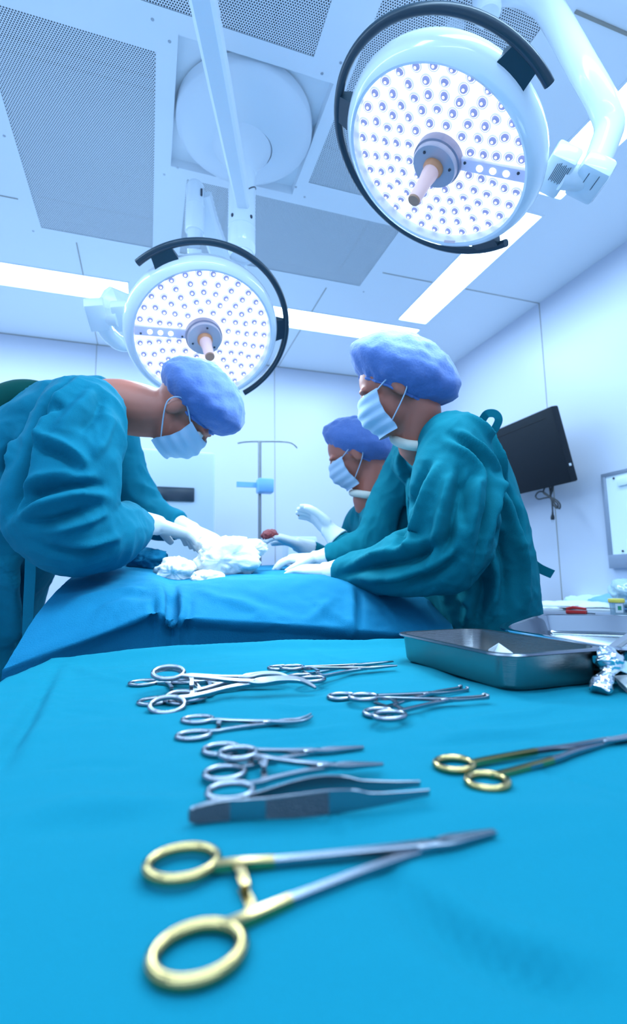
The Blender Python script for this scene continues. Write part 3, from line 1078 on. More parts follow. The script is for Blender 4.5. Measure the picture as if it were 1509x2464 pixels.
def build_person(label, hc, hf, hu, secs, lat, arms, hip, feet, cap, seed, folds, voxel, noises, neck_r=.056, gown_m='gown', shirt=True):
    """one continuous body with clothing as its children"""
    b = MB()
    f, u, s = head(b, hc, hf, hu)
    nb = secs[-1][0]
    limb(b, [hc - f * .02 - u * .03, hc - f * .035 - u * .085, nb, secs[-2][0]], [.050, neck_r, neck_r + .006, .07], sub=4)
    torso(b, secs[1:], lat, .72)
    for a in arms:
        limb(b, a['pts'], [min(r_ * .55, .048) for r_ in a['r'][:-1]] + [.028], sub=6, n=16)
        limb(b, [a['pts'][-2], a['pts'][-1], a['wrist']], [.034, .029, .026], sub=3, n=14)
        hand(b, a['wrist'], a['tip'], a['palm'], a.get('size', .185), .9, a.get('curl', .8), a.get('side', 1))
    for k, ft in enumerate(feet):
        off = lat.normalized() * (.095 if k else -.095)
        kn = (hip + off + ft) / 2 + Vector((0, 0, .02))
        limb(b, [hip + off * .9, kn, ft + Vector((0, 0, .10)), ft + Vector((0, 0, .05))], [.085, .058, .042, .042], sub=5, n=16)
        toe = (hf * Vector((1, 1, 0))).normalized()
        limb(b, [ft + Vector((0, 0, .05)) - toe * .05, ft + Vector((0, 0, .045)) + toe * .06, ft + Vector((0, 0, .035)) + toe * .16], [.036, .038, .028], sub=4, n=14)
    body = obj_mesh('person', remeshed(b, .0062, 4, 'person'), M['skin'])
    tag(body, label, 'person', 'surgical team at the operating table')
    # gown
    g = MB()
    torso(g, secs, lat, 1.0)
    for a in arms:
        limb(g, a['pts'], a['r'], sub=7, n=28)
    gm = remeshed(g, voxel, 7, 'surgical_gown')
    fold_cloth(gm, folds, noises)
    gown = obj_mesh('surgical_gown', gm, M[gown_m], body)
    for a in arms:
        gl = MB()
        w0 = a['pts'][-1]
        d = (a['wrist'] - w0).normalized()
        gl.tube([w0 - d * .005, (w0 + a['wrist']) / 2, a['wrist'], a['wrist'] + (a['tip'] - a['wrist']).normalized() * .02], [.044, .036, .031, .030], 16)
        hand(gl, a['wrist'], a['tip'], a['palm'], a.get('size', .185), 1.12, a.get('curl', .8), a.get('side', 1))
        obj_mesh('glove', remeshed(gl, .004, 3, 'glove'), M['glove'], body)
    cm, band = bouffant(hc + u * cap[0] + f * cap[1], f, u, s, cap[2], cap[3], cap[4], cap[5], cap[6], seed)
    cp = obj('bouffant_cap', cm, M['cap'], body, sharp=None)
    obj('elastic_edge', band, M['cap'], cp)
    mm, loops = face_mask(hc, f, u, s)
    mk_ = obj('face_mask', mm, M['mask'], body, sharp=None)
    for l in loops:
        obj('ear_loop', l, M['mask'], mk_)
    for k in (-1, 1):
        obj('eye', MB().ball(hc + u * .008 + f * .078 + s * .031 * k, .0125, 14), M['eye'], body)
    # collar of the shirt under the gown
    t = (hc - f * .035 - u * .085 - nb).normalized()
    e1 = (lat - t * lat.dot(t)).normalized()
    e2 = t.cross(e1)
    cl = MB().tube([nb + t * .012 + e1 * (secs[-1][1] * .93) * math.cos(q * PI / 16) + e2 * (secs[-1][2] * .93) * math.sin(q * PI / 16) for q in range(32)], .014, 10, closed=True)
    if shirt:
        obj('undershirt_collar', cl, M['collar'], body)
    for ft in feet:
        toe = (hf * Vector((1, 1, 0))).normalized()
        sd = Vector((-toe.y, toe.x, 0))
        rings = []
        for q, w, h in ((-.09, .030, .07), (-.06, .042, .085), (.02, .045, .085), (.10, .050, .075), (.17, .046, .055), (.205, .025, .035)):
            rings.append([ft + toe * q + sd * (w * math.cos(2 * PI * k / 16)) + Vector((0, 0, .001 + h * (.5 + .5 * math.sin(2 * PI * k / 16)))) for k in range(16)])
        obj('clog', MB().loft(rings), M['shoe'], body)
    return body, gown


def level(v):
    return Vector((v.x, v.y, 0)).normalized()


# ------------------------------------------------------------------ operating table under its drape
ot = thing('operating_table', 'operating table hidden under the blue surgical drape', 'operating table', (0.33, 1.75, 0))
obj('pedestal', MB().box((.18, 1.55, .04), (.48, 2.05, .66), bev=.02), M['enamel'], ot)
obj('base', MB().box((.05, 1.35, 0), (.61, 2.25, .06), bev=.02), M['steel_dull'], ot)
obj('table_top', MB().box((.02, 1.24, .66), (.64, 2.7, .74), bev=.02), M['grey'], ot)

colp = [(-60, 230, 330, 377, 415, 452, 560, 700, 850, 960, 1040, 1100),
        (2, 235, 330, 377, 415, 452, 560, 700, 850, 960, 1040, 1100),
        (5, 235, 330, 377, 415, 452, 560, 700, 850, 960, 1040, 1100),
        (70, 240, 330, 377, 415, 452, 560, 700, 850, 960, 1035, 1085),
        (135, 250, 330, 377, 415, 452, 560, 700, 850, 960, 1030, 1075),
        (212, 285, 340, 380, 415, 452, 560, 700, 850, 950, 1020, 1060),
        (330, 370, 400, 420, 445, 480, 560, 680, 800, 900, 960, 1000)]
rowp = [(1.150, (2300,) * 12),
        (1.128, (1652, 1562, 1512, 1500, 1524, 1512, 1520, 1528, 1540, 1548, 1554, 1562)),
        (1.103, (1612, 1530, 1490, 1474, 1500, 1489, 1495, 1503, 1515, 1524, 1530, 1540)),
        (1.165, (1510, 1455, 1436, 1432, 1455, 1446, 1442, 1446, 1454, 1468, 1482, 1505)),
        (1.26, (1424, 1412, 1402, 1398, 1415, 1408, 1396, 1390, 1400, 1418, 1440, 1475)),
        (1.45, (1368, 1374, 1378, 1384, 1392, 1392, 1384, 1380, 1388, 1402, 1424, 1460)),
        (1.9, (1352, 1356, 1360, 1364, 1366, 1366, 1364, 1362, 1366, 1372, 1390, 1420))]
ctrl = [[on_y(colp[i][j], rowp[i][1][j], rowp[i][0]) for j in range(12)] for i in range(7)]
ctrl.append([Vector((p.x, 2.75, p.z + .02)) for p in ctrl[-1]])
rows_ = [smoothline(r_, 16) for r_ in ctrl]
nc = len(rows_[0])
cols_ = []
for j in range(nc):
    cp_ = [r_[j] for r_ in rows_]
    line = [cp_[0].lerp(cp_[1], k / 14) for k in range(14)] + [cp_[1].lerp(cp_[2], k / 4) for k in range(4)]
    line += smoothline(cp_[2:], 14)
    cols_.append(line)
nr = len(cols_[0])
mb = MB()
mb.add([cols_[j][i] for i in range(nr) for j in range(nc)], [(i * nc + j, i * nc + j + 1, (i + 1) * nc + j + 1, (i + 1) * nc + j) for i in range(nr - 1) for j in range(nc - 1)])
dm = mb.mesh('surgical_drape')
fold_cloth(dm, [
    (.010, .012, [(384, 1400), (386, 1440), (384, 1490), (380, 1560)]),
    (-.014, .010, [(372, 1440), (373, 1490), (372, 1560)]),
    (-.016, .013, [(412, 1430), (414, 1470), (414, 1560)]),
    (.010, .010, [(438, 1420), (442, 1470), (432, 1500), (428, 1560)]),
    (-.008, .010, [(456, 1440), (452, 1480), (446, 1560)]),
    (.006, .020, [(20, 1600), (120, 1565), (250, 1520), (370, 1475)]),
    (-.006, .012, [(40, 1615), (140, 1575), (260, 1532), (368, 1490)]),
    (.005, .012, [(150, 1470), (200, 1440), (280, 1420), (350, 1418)]),
    (-.006, .016, [(200, 1500), (240, 1450), (320, 1430), (370, 1440)]),
    (.006, .014, [(470, 1420), (520, 1440), (600, 1460), (640, 1490)]),
    (-.005, .016, [(560, 1420), (640, 1450), (720, 1480)]),
    (.006, .012, [(730, 1420), (770, 1460), (830, 1500), (860, 1520)]),
    (-.006, .010, [(740, 1440), (780, 1480), (800, 1505)]),
    (.006, .010, [(800, 1440), (770, 1470), (735, 1500)]),
    (.010, .012, [(842, 1410), (848, 1450), (846, 1500), (842, 1550)]),
    (-.010, .010, [(860, 1415), (864, 1460), (860, 1530)]),
    (.006, .012, [(880, 1420), (920, 1450), (960, 1500)]),
], [(.006, (5, 5, 5)), (.004, (11, 11, 11), 1), (.0016, (34, 34, 34), 1)])
drape = obj_mesh('surgical_drape', dm, M['drape'])
tag(drape, 'blue surgical drape over the operating table, its edge falling behind the instrument table', 'drape')

# ------------------------------------------------------------------ crumpled swabs and cloths on the field
def crumple(px, py, D, r, seed, m, name, label, cat, group=None, amp=.35):
    mb = MB().ball((0, 0, 0), 1.0, 56)
    c = at(px, py, D)
    vs_ = []
    for p in mb.v:
        q = p.normalized()
        w = 1 + amp * noise.noise(q * 1.7 + Vector((seed, 0, 0))) + amp * .6 * abs(noise.noise(q * 4 + Vector((0, seed, 0)))) + amp * .25 * noise.noise(q * 10)
        vs_.append(c + RT * (q.x * r[0] * w) + UP * (q.y * r[1] * w) + FW * (q.z * r[2] * w))
    mb.v = vs_
    o = obj(name, mb, m, sharp=None)
    return tag(o, label, cat, group)


crumple(545, 1345, 1.50, (.098, .066, .08), 3, M['towel'], 'gauze_swab', 'largest white crumpled gauze in the middle of the drape', 'gauze', 'white gauze on the drape')
crumple(425, 1375, 1.42, (.052, .038, .05), 9, M['towel'], 'gauze_swab', 'white crumpled gauze beside the largest one, nearer the leaning surgeon', 'gauze', 'white gauze on the drape')
crumple(605, 1318, 1.62, (.050, .028, .05), 14, M['towel'], 'gauze_swab', 'white gauze behind the largest one, next to the reddened gauze', 'gauze', 'white gauze on the drape', .3)
crumple(500, 1392, 1.36, (.045, .022, .04), 21, M['towel'], 'gauze_swab', 'small white gauze at the drape edge in front of the largest one', 'gauze', 'white gauze on the drape', .3)
crumple(650, 1288, 1.985, (.032, .022, .035), 31, M['blood'], 'bloody_gauze', 'reddened gauze held at the fingertips above the drape, between the surgeons', 'gauze', None, .3)
crumple(355, 1345, 1.5, (.06, .03, .05), 41, M['drape'], 'folded_towel', 'crumpled blue towel beside the sleeve of the leaning surgeon', 'towel', None, .3)

# ------------------------------------------------------------------ surgeon leaning in from one side
hipA = at(-70, 1500, 1.56)
hf = (RT * .42 - UP * .88 + FW * .12)
hu = (RT * .86 + UP * .45 + FW * .0)
latA = (FW * 1.0 + RT * -.25)
latA = level(latA)
secsA = [(Vector((hipA.x - .02, hipA.y, .32)), .26, .24), (Vector((hipA.x, hipA.y, .62)), .235, .21), (hipA, .215, .185), (at(5, 1290, 1.51), .205, .165), (at(92, 1110, 1.45), .215, .150), (at(185, 1010, 1.40), .185, .118), (at(268, 978, 1.385), .088, .080)]
armsA = [
    dict(pts=[at(170, 1020, 1.36), at(203, 1000, 1.20), at(172, 1120, 1.13), at(148, 1240, 1.11), at(222, 1282, 1.17), at(285, 1274, 1.27), at(335, 1262, 1.42)],
         r=[.10, .092, .112, .118, .098, .074, .044], wrist=at(372, 1262, 1.49), tip=at(452, 1285, 1.56), palm=-UP, side=1, curl=.7),
    dict(pts=[at(210, 1010, 1.46), at(245, 1010, 1.58), at(290, 1120, 1.66), at(340, 1220, 1.68), at(385, 1255, 1.66), at(430, 1268, 1.64)],
         r=[.09, .085, .082, .075, .062, .045], wrist=at(455, 1275, 1.63), tip=at(520, 1300, 1.60), palm=-UP, side=-1, curl=.8)]
foldsA = [
    (-.018, .013, [(176, 905), (140, 950), (107, 995), (86, 1040), (56, 1118), (26, 1202), (14, 1250)]),
    (.010, .014, [(190, 915), (150, 965), (122, 1010), (102, 1050), (72, 1120)]),
    (-.008, .008, [(110, 1018), (130, 998), (155, 980)]),
    (-.012, .012, [(42, 1197), (80, 1175), (116, 1160), (204, 1140)]),
    (.010, .014, [(38, 1185), (93, 1157), (150, 1150), (205, 1153), (230, 1140)]),
    (-.016, .012, [(258, 1172), (200, 1167), (139, 1176), (83, 1194), (37, 1232)]),
    (.012, .014, [(258, 1192), (200, 1185), (139, 1196), (90, 1214), (45, 1246)]),
    (-.012, .013, [(245, 1218), (200, 1236), (162, 1247), (110, 1258), (60, 1252)]),
    (.008, .012, [(255, 1232), (200, 1252), (150, 1268), (100, 1276)]),
    (.010, .013, [(84, 1055), (120, 1066), (158, 1081), (185, 1102), (205, 1122)]),
    (-.010, .012, [(90, 1075), (130, 1085), (165, 1102), (190, 1125)]),
    (.007, .014, [(230, 930), (200, 970), (160, 1020), (130, 1060)]),
    (-.007, .012, [(250, 950), (230, 1000), (190, 1040)]),
    (.006, .012, [(270, 1000), (250, 1060), (215, 1100)]),
    (-.008, .012, [(262, 1310), (220, 1325), (160, 1330), (90, 1312)]),
    (.006, .010, [(280, 1290), (230, 1305), (170, 1312)]),
    (-.010, .012, [(40, 1060), (20, 1100), (5, 1150)]),
    (.008, .014, [(60, 1020), (40, 1080), (18, 1130)]),
    (-.02, .025, [(60, 1345), (62, 1450), (50, 1560)]),
    (.02, .03, [(20, 1330), (25, 1450), (20, 1560)]),
]
pA, gA = build_person('person in a teal gown bent over the drape with bowed head and blue cap', at(446, 988, 1.385), hf, hu, secsA, latA, armsA, hipA - Vector((0, 0, .05)),
                      [Vector((hipA.x - .02, hipA.y - .10, 0)), Vector((hipA.x + .03, hipA.y + .16, 0))],
                      (.036, -.002, .140, .116, .118, .38, 1.98), 3.3, [(h * 2.3, w * .95, l) for h, w, l in foldsA], .0056, [(.009, (7, 7, 7)), (.008, (9, 9, 12), 1), (.0028, (26, 26, 30), 1)], .070, 'gown_blue', False)
obj('gown_tie', ribbon([at(74, 1335, 1.25), at(72, 1400, 1.26), at(68, 1480, 1.27), at(66, 1570, 1.28)], .028, FW), M['gown_blue'], pA)
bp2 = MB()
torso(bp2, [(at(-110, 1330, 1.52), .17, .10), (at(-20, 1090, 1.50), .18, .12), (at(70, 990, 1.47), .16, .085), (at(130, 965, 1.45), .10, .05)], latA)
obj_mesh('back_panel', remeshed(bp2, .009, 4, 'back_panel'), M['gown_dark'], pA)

# ------------------------------------------------------------------ surgeon standing upright on the other side
hipB = at(1150, 1530, 1.47)
hfB = (-RT * .86 - UP * .42 + FW * .18)
huB = (-RT * .38 + UP * .92)
latB = level(FW * 1.0 - RT * .12)
secsB = [(Vector((hipB.x, hipB.y + .06, .32)), .20, .205), (Vector((hipB.x, hipB.y + .05, .6)), .20, .19), (hipB, .19, .165), (at(1142, 1380, 1.43), .19, .152), (at(1108, 1205, 1.42), .20, .142), (at(1072, 1092, 1.41), .175, .108), (at(1008, 1064, 1.39), .080, .072)]
armsB = [
    dict(pts=[at(1070, 1110, 1.38), at(1092, 1078, 1.27), at(1092, 1195, 1.215), at(1078, 1318, 1.20), at(965, 1358, 1.26), at(880, 1372, 1.34), at(822, 1378, 1.40)],
         r=[.09, .085, .104, .100, .078, .058, .044], wrist=at(790, 1378, 1.44), tip=at(700, 1368, 1.52), palm=-UP, side=-1, curl=.6),
    dict(pts=[at(1030, 1110, 1.46), at(1000, 1115, 1.60), at(950, 1210, 1.66), at(905, 1300, 1.66), at(840, 1335, 1.66), at(790, 1345, 1.66)],
         r=[.09, .085, .085, .078, .06, .045], wrist=at(765, 1347, 1.66), tip=at(690, 1345, 1.66), palm=-UP, side=1, curl=.7)]
foldsB = [
    (-.016, .011, [(1082, 1046), (1129, 1072), (1165, 1108), (1178, 1142), (1175, 1200), (1172, 1245), (1162, 1297), (1144, 1364)]),
    (.009, .012, [(1100, 1040), (1145, 1064), (1182, 1105), (1196, 1150), (1192, 1220), (1184, 1290)]),
    (.008, .012, [(1070, 1060), (1118, 1090), (1148, 1118), (1160, 1150), (1156, 1230)]),
    (-.012, .011, [(1113, 1270), (1118, 1215), (1123, 1173), (1144, 1135)]),
    (.010, .012, [(1130, 1300), (1136, 1220), (1140, 1170), (1152, 1150)]),
    (-.014, .013, [(1050, 1366), (1077, 1297), (1090, 1235), (1104, 1162), (1110, 1110)]),
    (.010, .014, [(1030, 1366), (1055, 1290), (1070, 1220), (1085, 1140)]),
    (-.012, .014, [(960, 1330), (972, 1256), (1000, 1180), (1040, 1110)]),
    (.010, .015, [(985, 1330), (1010, 1250), (1035, 1180), (1060, 1110)]),
    (-.014, .012, [(813, 1388), (880, 1366), (974, 1352), (1025, 1328), (1077, 1295)]),
    (.010, .013, [(850, 1350), (920, 1335), (990, 1318), (1040, 1290)]),
    (.010, .013, [(870, 1392), (960, 1382), (1040, 1360), (1090, 1320)]),
    (-.010, .012, [(920, 1408), (1000, 1400), (1070, 1372), (1110, 1330)]),
    (.010, .016, [(1172, 1118), (1205, 1190), (1227, 1245), (1246, 1320), (1258, 1374), (1263, 1467)]),
    (-.011, .012, [(1190, 1110), (1225, 1175), (1246, 1240), (1258, 1300)]),
    (-.012, .016, [(1190, 1240), (1210, 1330), (1215, 1400), (1205, 1480)]),
    (.010, .016, [(1185, 1330), (1195, 1400), (1180, 1480)]),
    (-.014, .018, [(1150, 1380), (1160, 1430), (1140, 1500)]),
    (.010, .016, [(1100, 1430), (1130, 1460), (1120, 1510)]),
    (.008, .010, [(1120, 1000), (1165, 1040), (1200, 1100), (1232, 1180)]),
]
pB, gB = build_person('person in a teal gown standing upright before the wall monitor, big blue cap', at(950, 935, 1.36), hfB, huB, secsB, latB, armsB, hipB - Vector((0, 0, .05)),
                      [Vector((hipB.x + .02, hipB.y - .04, 0)), Vector((hipB.x, hipB.y + .17, 0))],
                      (.012, -.020, .166, .120, .126, .88, 1.98), 8.1, [(h * 2.3, w * .95, l) for h, w, l in foldsB], .0054, [(.008, (7, 7, 7)), (.009, (11, 11, 7), 1), (.0030, (28, 28, 22), 1)])
obj('neck_tie', ribbon([at(1160, 1012, 1.38), at(1172, 996, 1.37), at(1192, 996, 1.37), at(1200, 1012, 1.37), at(1186, 1040, 1.38), at(1176, 1052, 1.39)], .022, FW), M['gown'], pB)
obj('waist_tie', ribbon([at(1255, 1325, 1.42), at(1268, 1342, 1.42), at(1296, 1366, 1.42), at(1330, 1382, 1.42)], .026, FW + UP * .3), M['gown'], pB)
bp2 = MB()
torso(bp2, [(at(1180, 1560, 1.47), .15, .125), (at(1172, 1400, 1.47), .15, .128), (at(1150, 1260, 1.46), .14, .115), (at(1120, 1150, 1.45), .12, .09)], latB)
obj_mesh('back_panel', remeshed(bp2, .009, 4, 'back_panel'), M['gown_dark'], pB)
seam = MB()
for k in range(26):
    t = k / 25
    p = at(1196 + 62 * t ** .8, 1075 + 200 * t, 1.31 + .06 * t)
    seam.ball(p, (.004, .004, .006), 8)

# ------------------------------------------------------------------ assistant farther along the table
hipC = at(965, 1500, 1.98)
hfC = (-RT * .80 - UP * .50 + FW * .1)
huC = (-RT * .45 + UP * .88)
latC = level(FW - RT * .1)
secsC = [(Vector((hipC.x, hipC.y, .35)), .23, .21), (Vector((hipC.x, hipC.y, .6)), .22, .19), (hipC, .19, .155), (at(950, 1400, 1.95), .185, .14), (at(930, 1300, 1.92), .19, .13), (at(912, 1232, 1.90), .16, .10), (at(888, 1200, 1.88), .078, .070)]
armsC = [
    dict(pts=[at(915, 1250, 1.86), at(915, 1262, 1.74), at(915, 1330, 1.70), at(895, 1372, 1.70), at(845, 1330, 1.72), at(812, 1296, 1.74)],
         r=[.08, .075, .078, .070, .058, .043], wrist=at(796, 1280, 1.75), tip=at(752, 1236, 1.80), palm=-RT, side=1, curl=.6),
    dict(pts=[at(890, 1250, 1.96), at(870, 1262, 2.08), at(840, 1330, 2.10), at(790, 1348, 2.07), at(745, 1322, 2.04)],
         r=[.08, .075, .075, .06, .043], wrist=at(722, 1312, 2.02), tip=at(672, 1293, 2.00), palm=-UP, side=-1, curl=.7)]
foldsC = [
    (-.010, .014, [(850, 1230), (880, 1290), (900, 1340)]),
    (.008, .014, [(830, 1250), (860, 1310), (880, 1350)]),
]
pC, gC = build_person('person with raised gloved hand, mostly hidden behind the upright surgeon', at(852, 1092, 1.88), hfC, huC, secsC, latC, armsC, hipC - Vector((0, 0, .05)),
                      [Vector((hipC.x, hipC.y - .11, 0)), Vector((hipC.x + .02, hipC.y + .13, 0))],
                      (.012, -.018, .146, .114, .116, .88, 1.98), 5.7, foldsC, .0085, [(.008, (7, 7, 7))])

# ------------------------------------------------------------------ instrument table and its cloth
ZT = CZ - 0.14
TY1, TY0, TX1 = 1.04, 0.03, 1.16


def tleft(y):
    return -.160 - .175 * (TY1 - y)


it = thing('instrument_table', 'steel instrument table under the turquoise cloth', 'table', (.45, .53, 0))
obj('table_top', MB().box((-.12, .06, ZT - .045), (1.12, 1.02, ZT - .024), bev=.004), M['steel_dull'], it)
for lx in (-.06, 1.06):
    for ly in (.12, .96):
        obj('leg', MB().tube([(lx, ly, 0), (lx, ly, ZT - .045)], .016, 16), M['steel_dull'], it)

mb = MB()
ns = 0.0056
us = [-.34 + .02 * k for k in range(17)]
us = [u for u in us if u < -.001] + [0.0 + ns * k for k in range(int((TX1 + .16) / ns) + 1)] + [TX1 + .16 + .02 * k for k in range(1, 16)]
vs2 = [TY0 - .30 + .02 * k for k in range(15)] + [TY0 + ns * k for k in range(int((TY1 - TY0) / ns) + 1)] + [TY1 + .006 * k for k in range(1, 5)] + [TY1 + .03 + .02 * k for k in range(12)]
grid = []
for v in vs2:
    y = min(max(v, TY0), TY1)
    dv = abs(v - y)
    for u in us:
        uc = min(max(u, 0), TX1 + .16)
        du = abs(u - uc)
        x = tleft(y) + uc
        d = max(du, dv)
        z = ZT - max(0, d - .004)
        out = .012 * (1 - math.exp(-d / .02))
        sway = .012 * min(1, d / .15)
        p = Vector((x, y, z))
        if du > 0:
            p.x += (out + sway * math.sin(y * 21)) * (1 if u > 0 else -1)
        if dv > 0:
            p.y += (out + (sway * math.sin(x * 19) if v < TY0 else 0)) * (1 if v > TY0 else -1)
        grid.append(p)
W = len(us)
mb.add(grid, [(i * W + j, i * W + j + 1, (i + 1) * W + j + 1, (i + 1) * W + j) for i in range(len(vs2) - 1) for j in range(W - 1)])
cm = mb.mesh('table_cloth')
fold_cloth(cm, [(h * 1.4, w, l) for h, w, l in [
    (-.0065, .0085, [(925, 2095), (975, 2150), (1040, 2205), (1110, 2255), (1200, 2300), (1300, 2335), (1400, 2362), (1509, 2378)]),
    (.0042, .012, [(960, 2090), (1040, 2160), (1120, 2215), (1230, 2265), (1350, 2305), (1509, 2340)]),
    (-.0016, .003, [(950, 2110), (860, 2040), (780, 1975), (700, 1895), (640, 1820), (600, 1750)]),
    (.0012, .005, [(965, 2105), (875, 2035), (790, 1965), (712, 1885)]),
    (-.0018, .0035, [(1290, 1845), (1380, 1872), (1450, 1892), (1509, 1912)]),
    (-.0018, .0035, [(990, 1715), (1060, 1742), (1125, 1772)]),
    (.0022, .007, [(1050, 1790), (1115, 1770), (1200, 1765), (1350, 1745), (1509, 1730)]),
    (-.0025, .008, [(1000, 1800), (1120, 1790), (1300, 1775), (1509, 1770)]),
    (.002, .006, [(1080, 1740), (1250, 1722), (1380, 1690)]),
    (-.0085, .0085, [(142, 1596), (110, 1655), (80, 1715), (52, 1765), (30, 1800), (0, 1868)]),
    (.0045, .013, [(160, 1600), (125, 1665), (95, 1725), (60, 1790), (20, 1870)]),
    (.010, .030, [(160, 1588), (300, 1583), (500, 1570), (750, 1556), (960, 1545)]),
    (-.004, .020, [(200, 1612), (330, 1635), (480, 1625), (620, 1596)]),
    (.004, .012, [(158, 1596), (220, 1620), (290, 1640), (380, 1652)]),
    (.003, .010, [(740, 1560), (790, 1580), (850, 1592), (900, 1600)]),
    (-.003, .010, [(720, 1565), (770, 1592), (850, 1606)]),
    (.0028, .008, [(640, 1700), (720, 1712), (800, 1705), (860, 1690)]),
    (.002, .006, [(560, 1780), (660, 1762), (760, 1755), (850, 1740)]),
    (-.002, .006, [(600, 1800), (720, 1780), (880, 1770)]),
    (.0015, .005, [(150, 1760), (260, 1745), (380, 1752)]),
    (-.002, .006, [(100, 1850), (220, 1840), (340, 1850)]),
    (.0025, .012, [(60, 1960), (200, 1930), (360, 1940), (430, 1930)]),
    (-.002, .012, [(40, 2010), (180, 1985), (330, 1990)]),
    (.002, .02, [(1100, 2000), (1250, 1960), (1400, 1955), (1509, 1960)]),
    (.0015, .004, [(130, 1680), (200, 1690), (300, 1700)]),
    (-.0015, .004, [(120, 1710), (220, 1716), (330, 1735)]),
]], [(.0026, (6, 15, 9)), (.0030, (5, 11, 9), 1), (.0009, (22, 44, 30))], taper=True)
cloth = obj_mesh('table_cloth', cm, M['cloth'])
tag(cloth, 'turquoise cloth covering the instrument table in front', 'table cloth')
CB = bvh_of(cm)
CO = cloth.location.copy()


def cloth_z(x, y):
    h = CB.ray_cast(Vector((x, y, 2.0)) - CO, Vector((0, 0, -1)))
    return h[0].z + CO.z if h[0] is not None else ZT


# ------------------------------------------------------------------ hand instruments
def ring_pts(c, a, b, th, n=36):
    return [Vector((c[0] + a * math.cos(2 * PI * k / n) * math.cos(th) - b * math.sin(2 * PI * k / n) * math.sin(th),
                    c[1] + a * math.cos(2 * PI * k / n) * math.sin(th) + b * math.sin(2 * PI * k / n) * math.cos(th), c[2])) for k in range(n)]


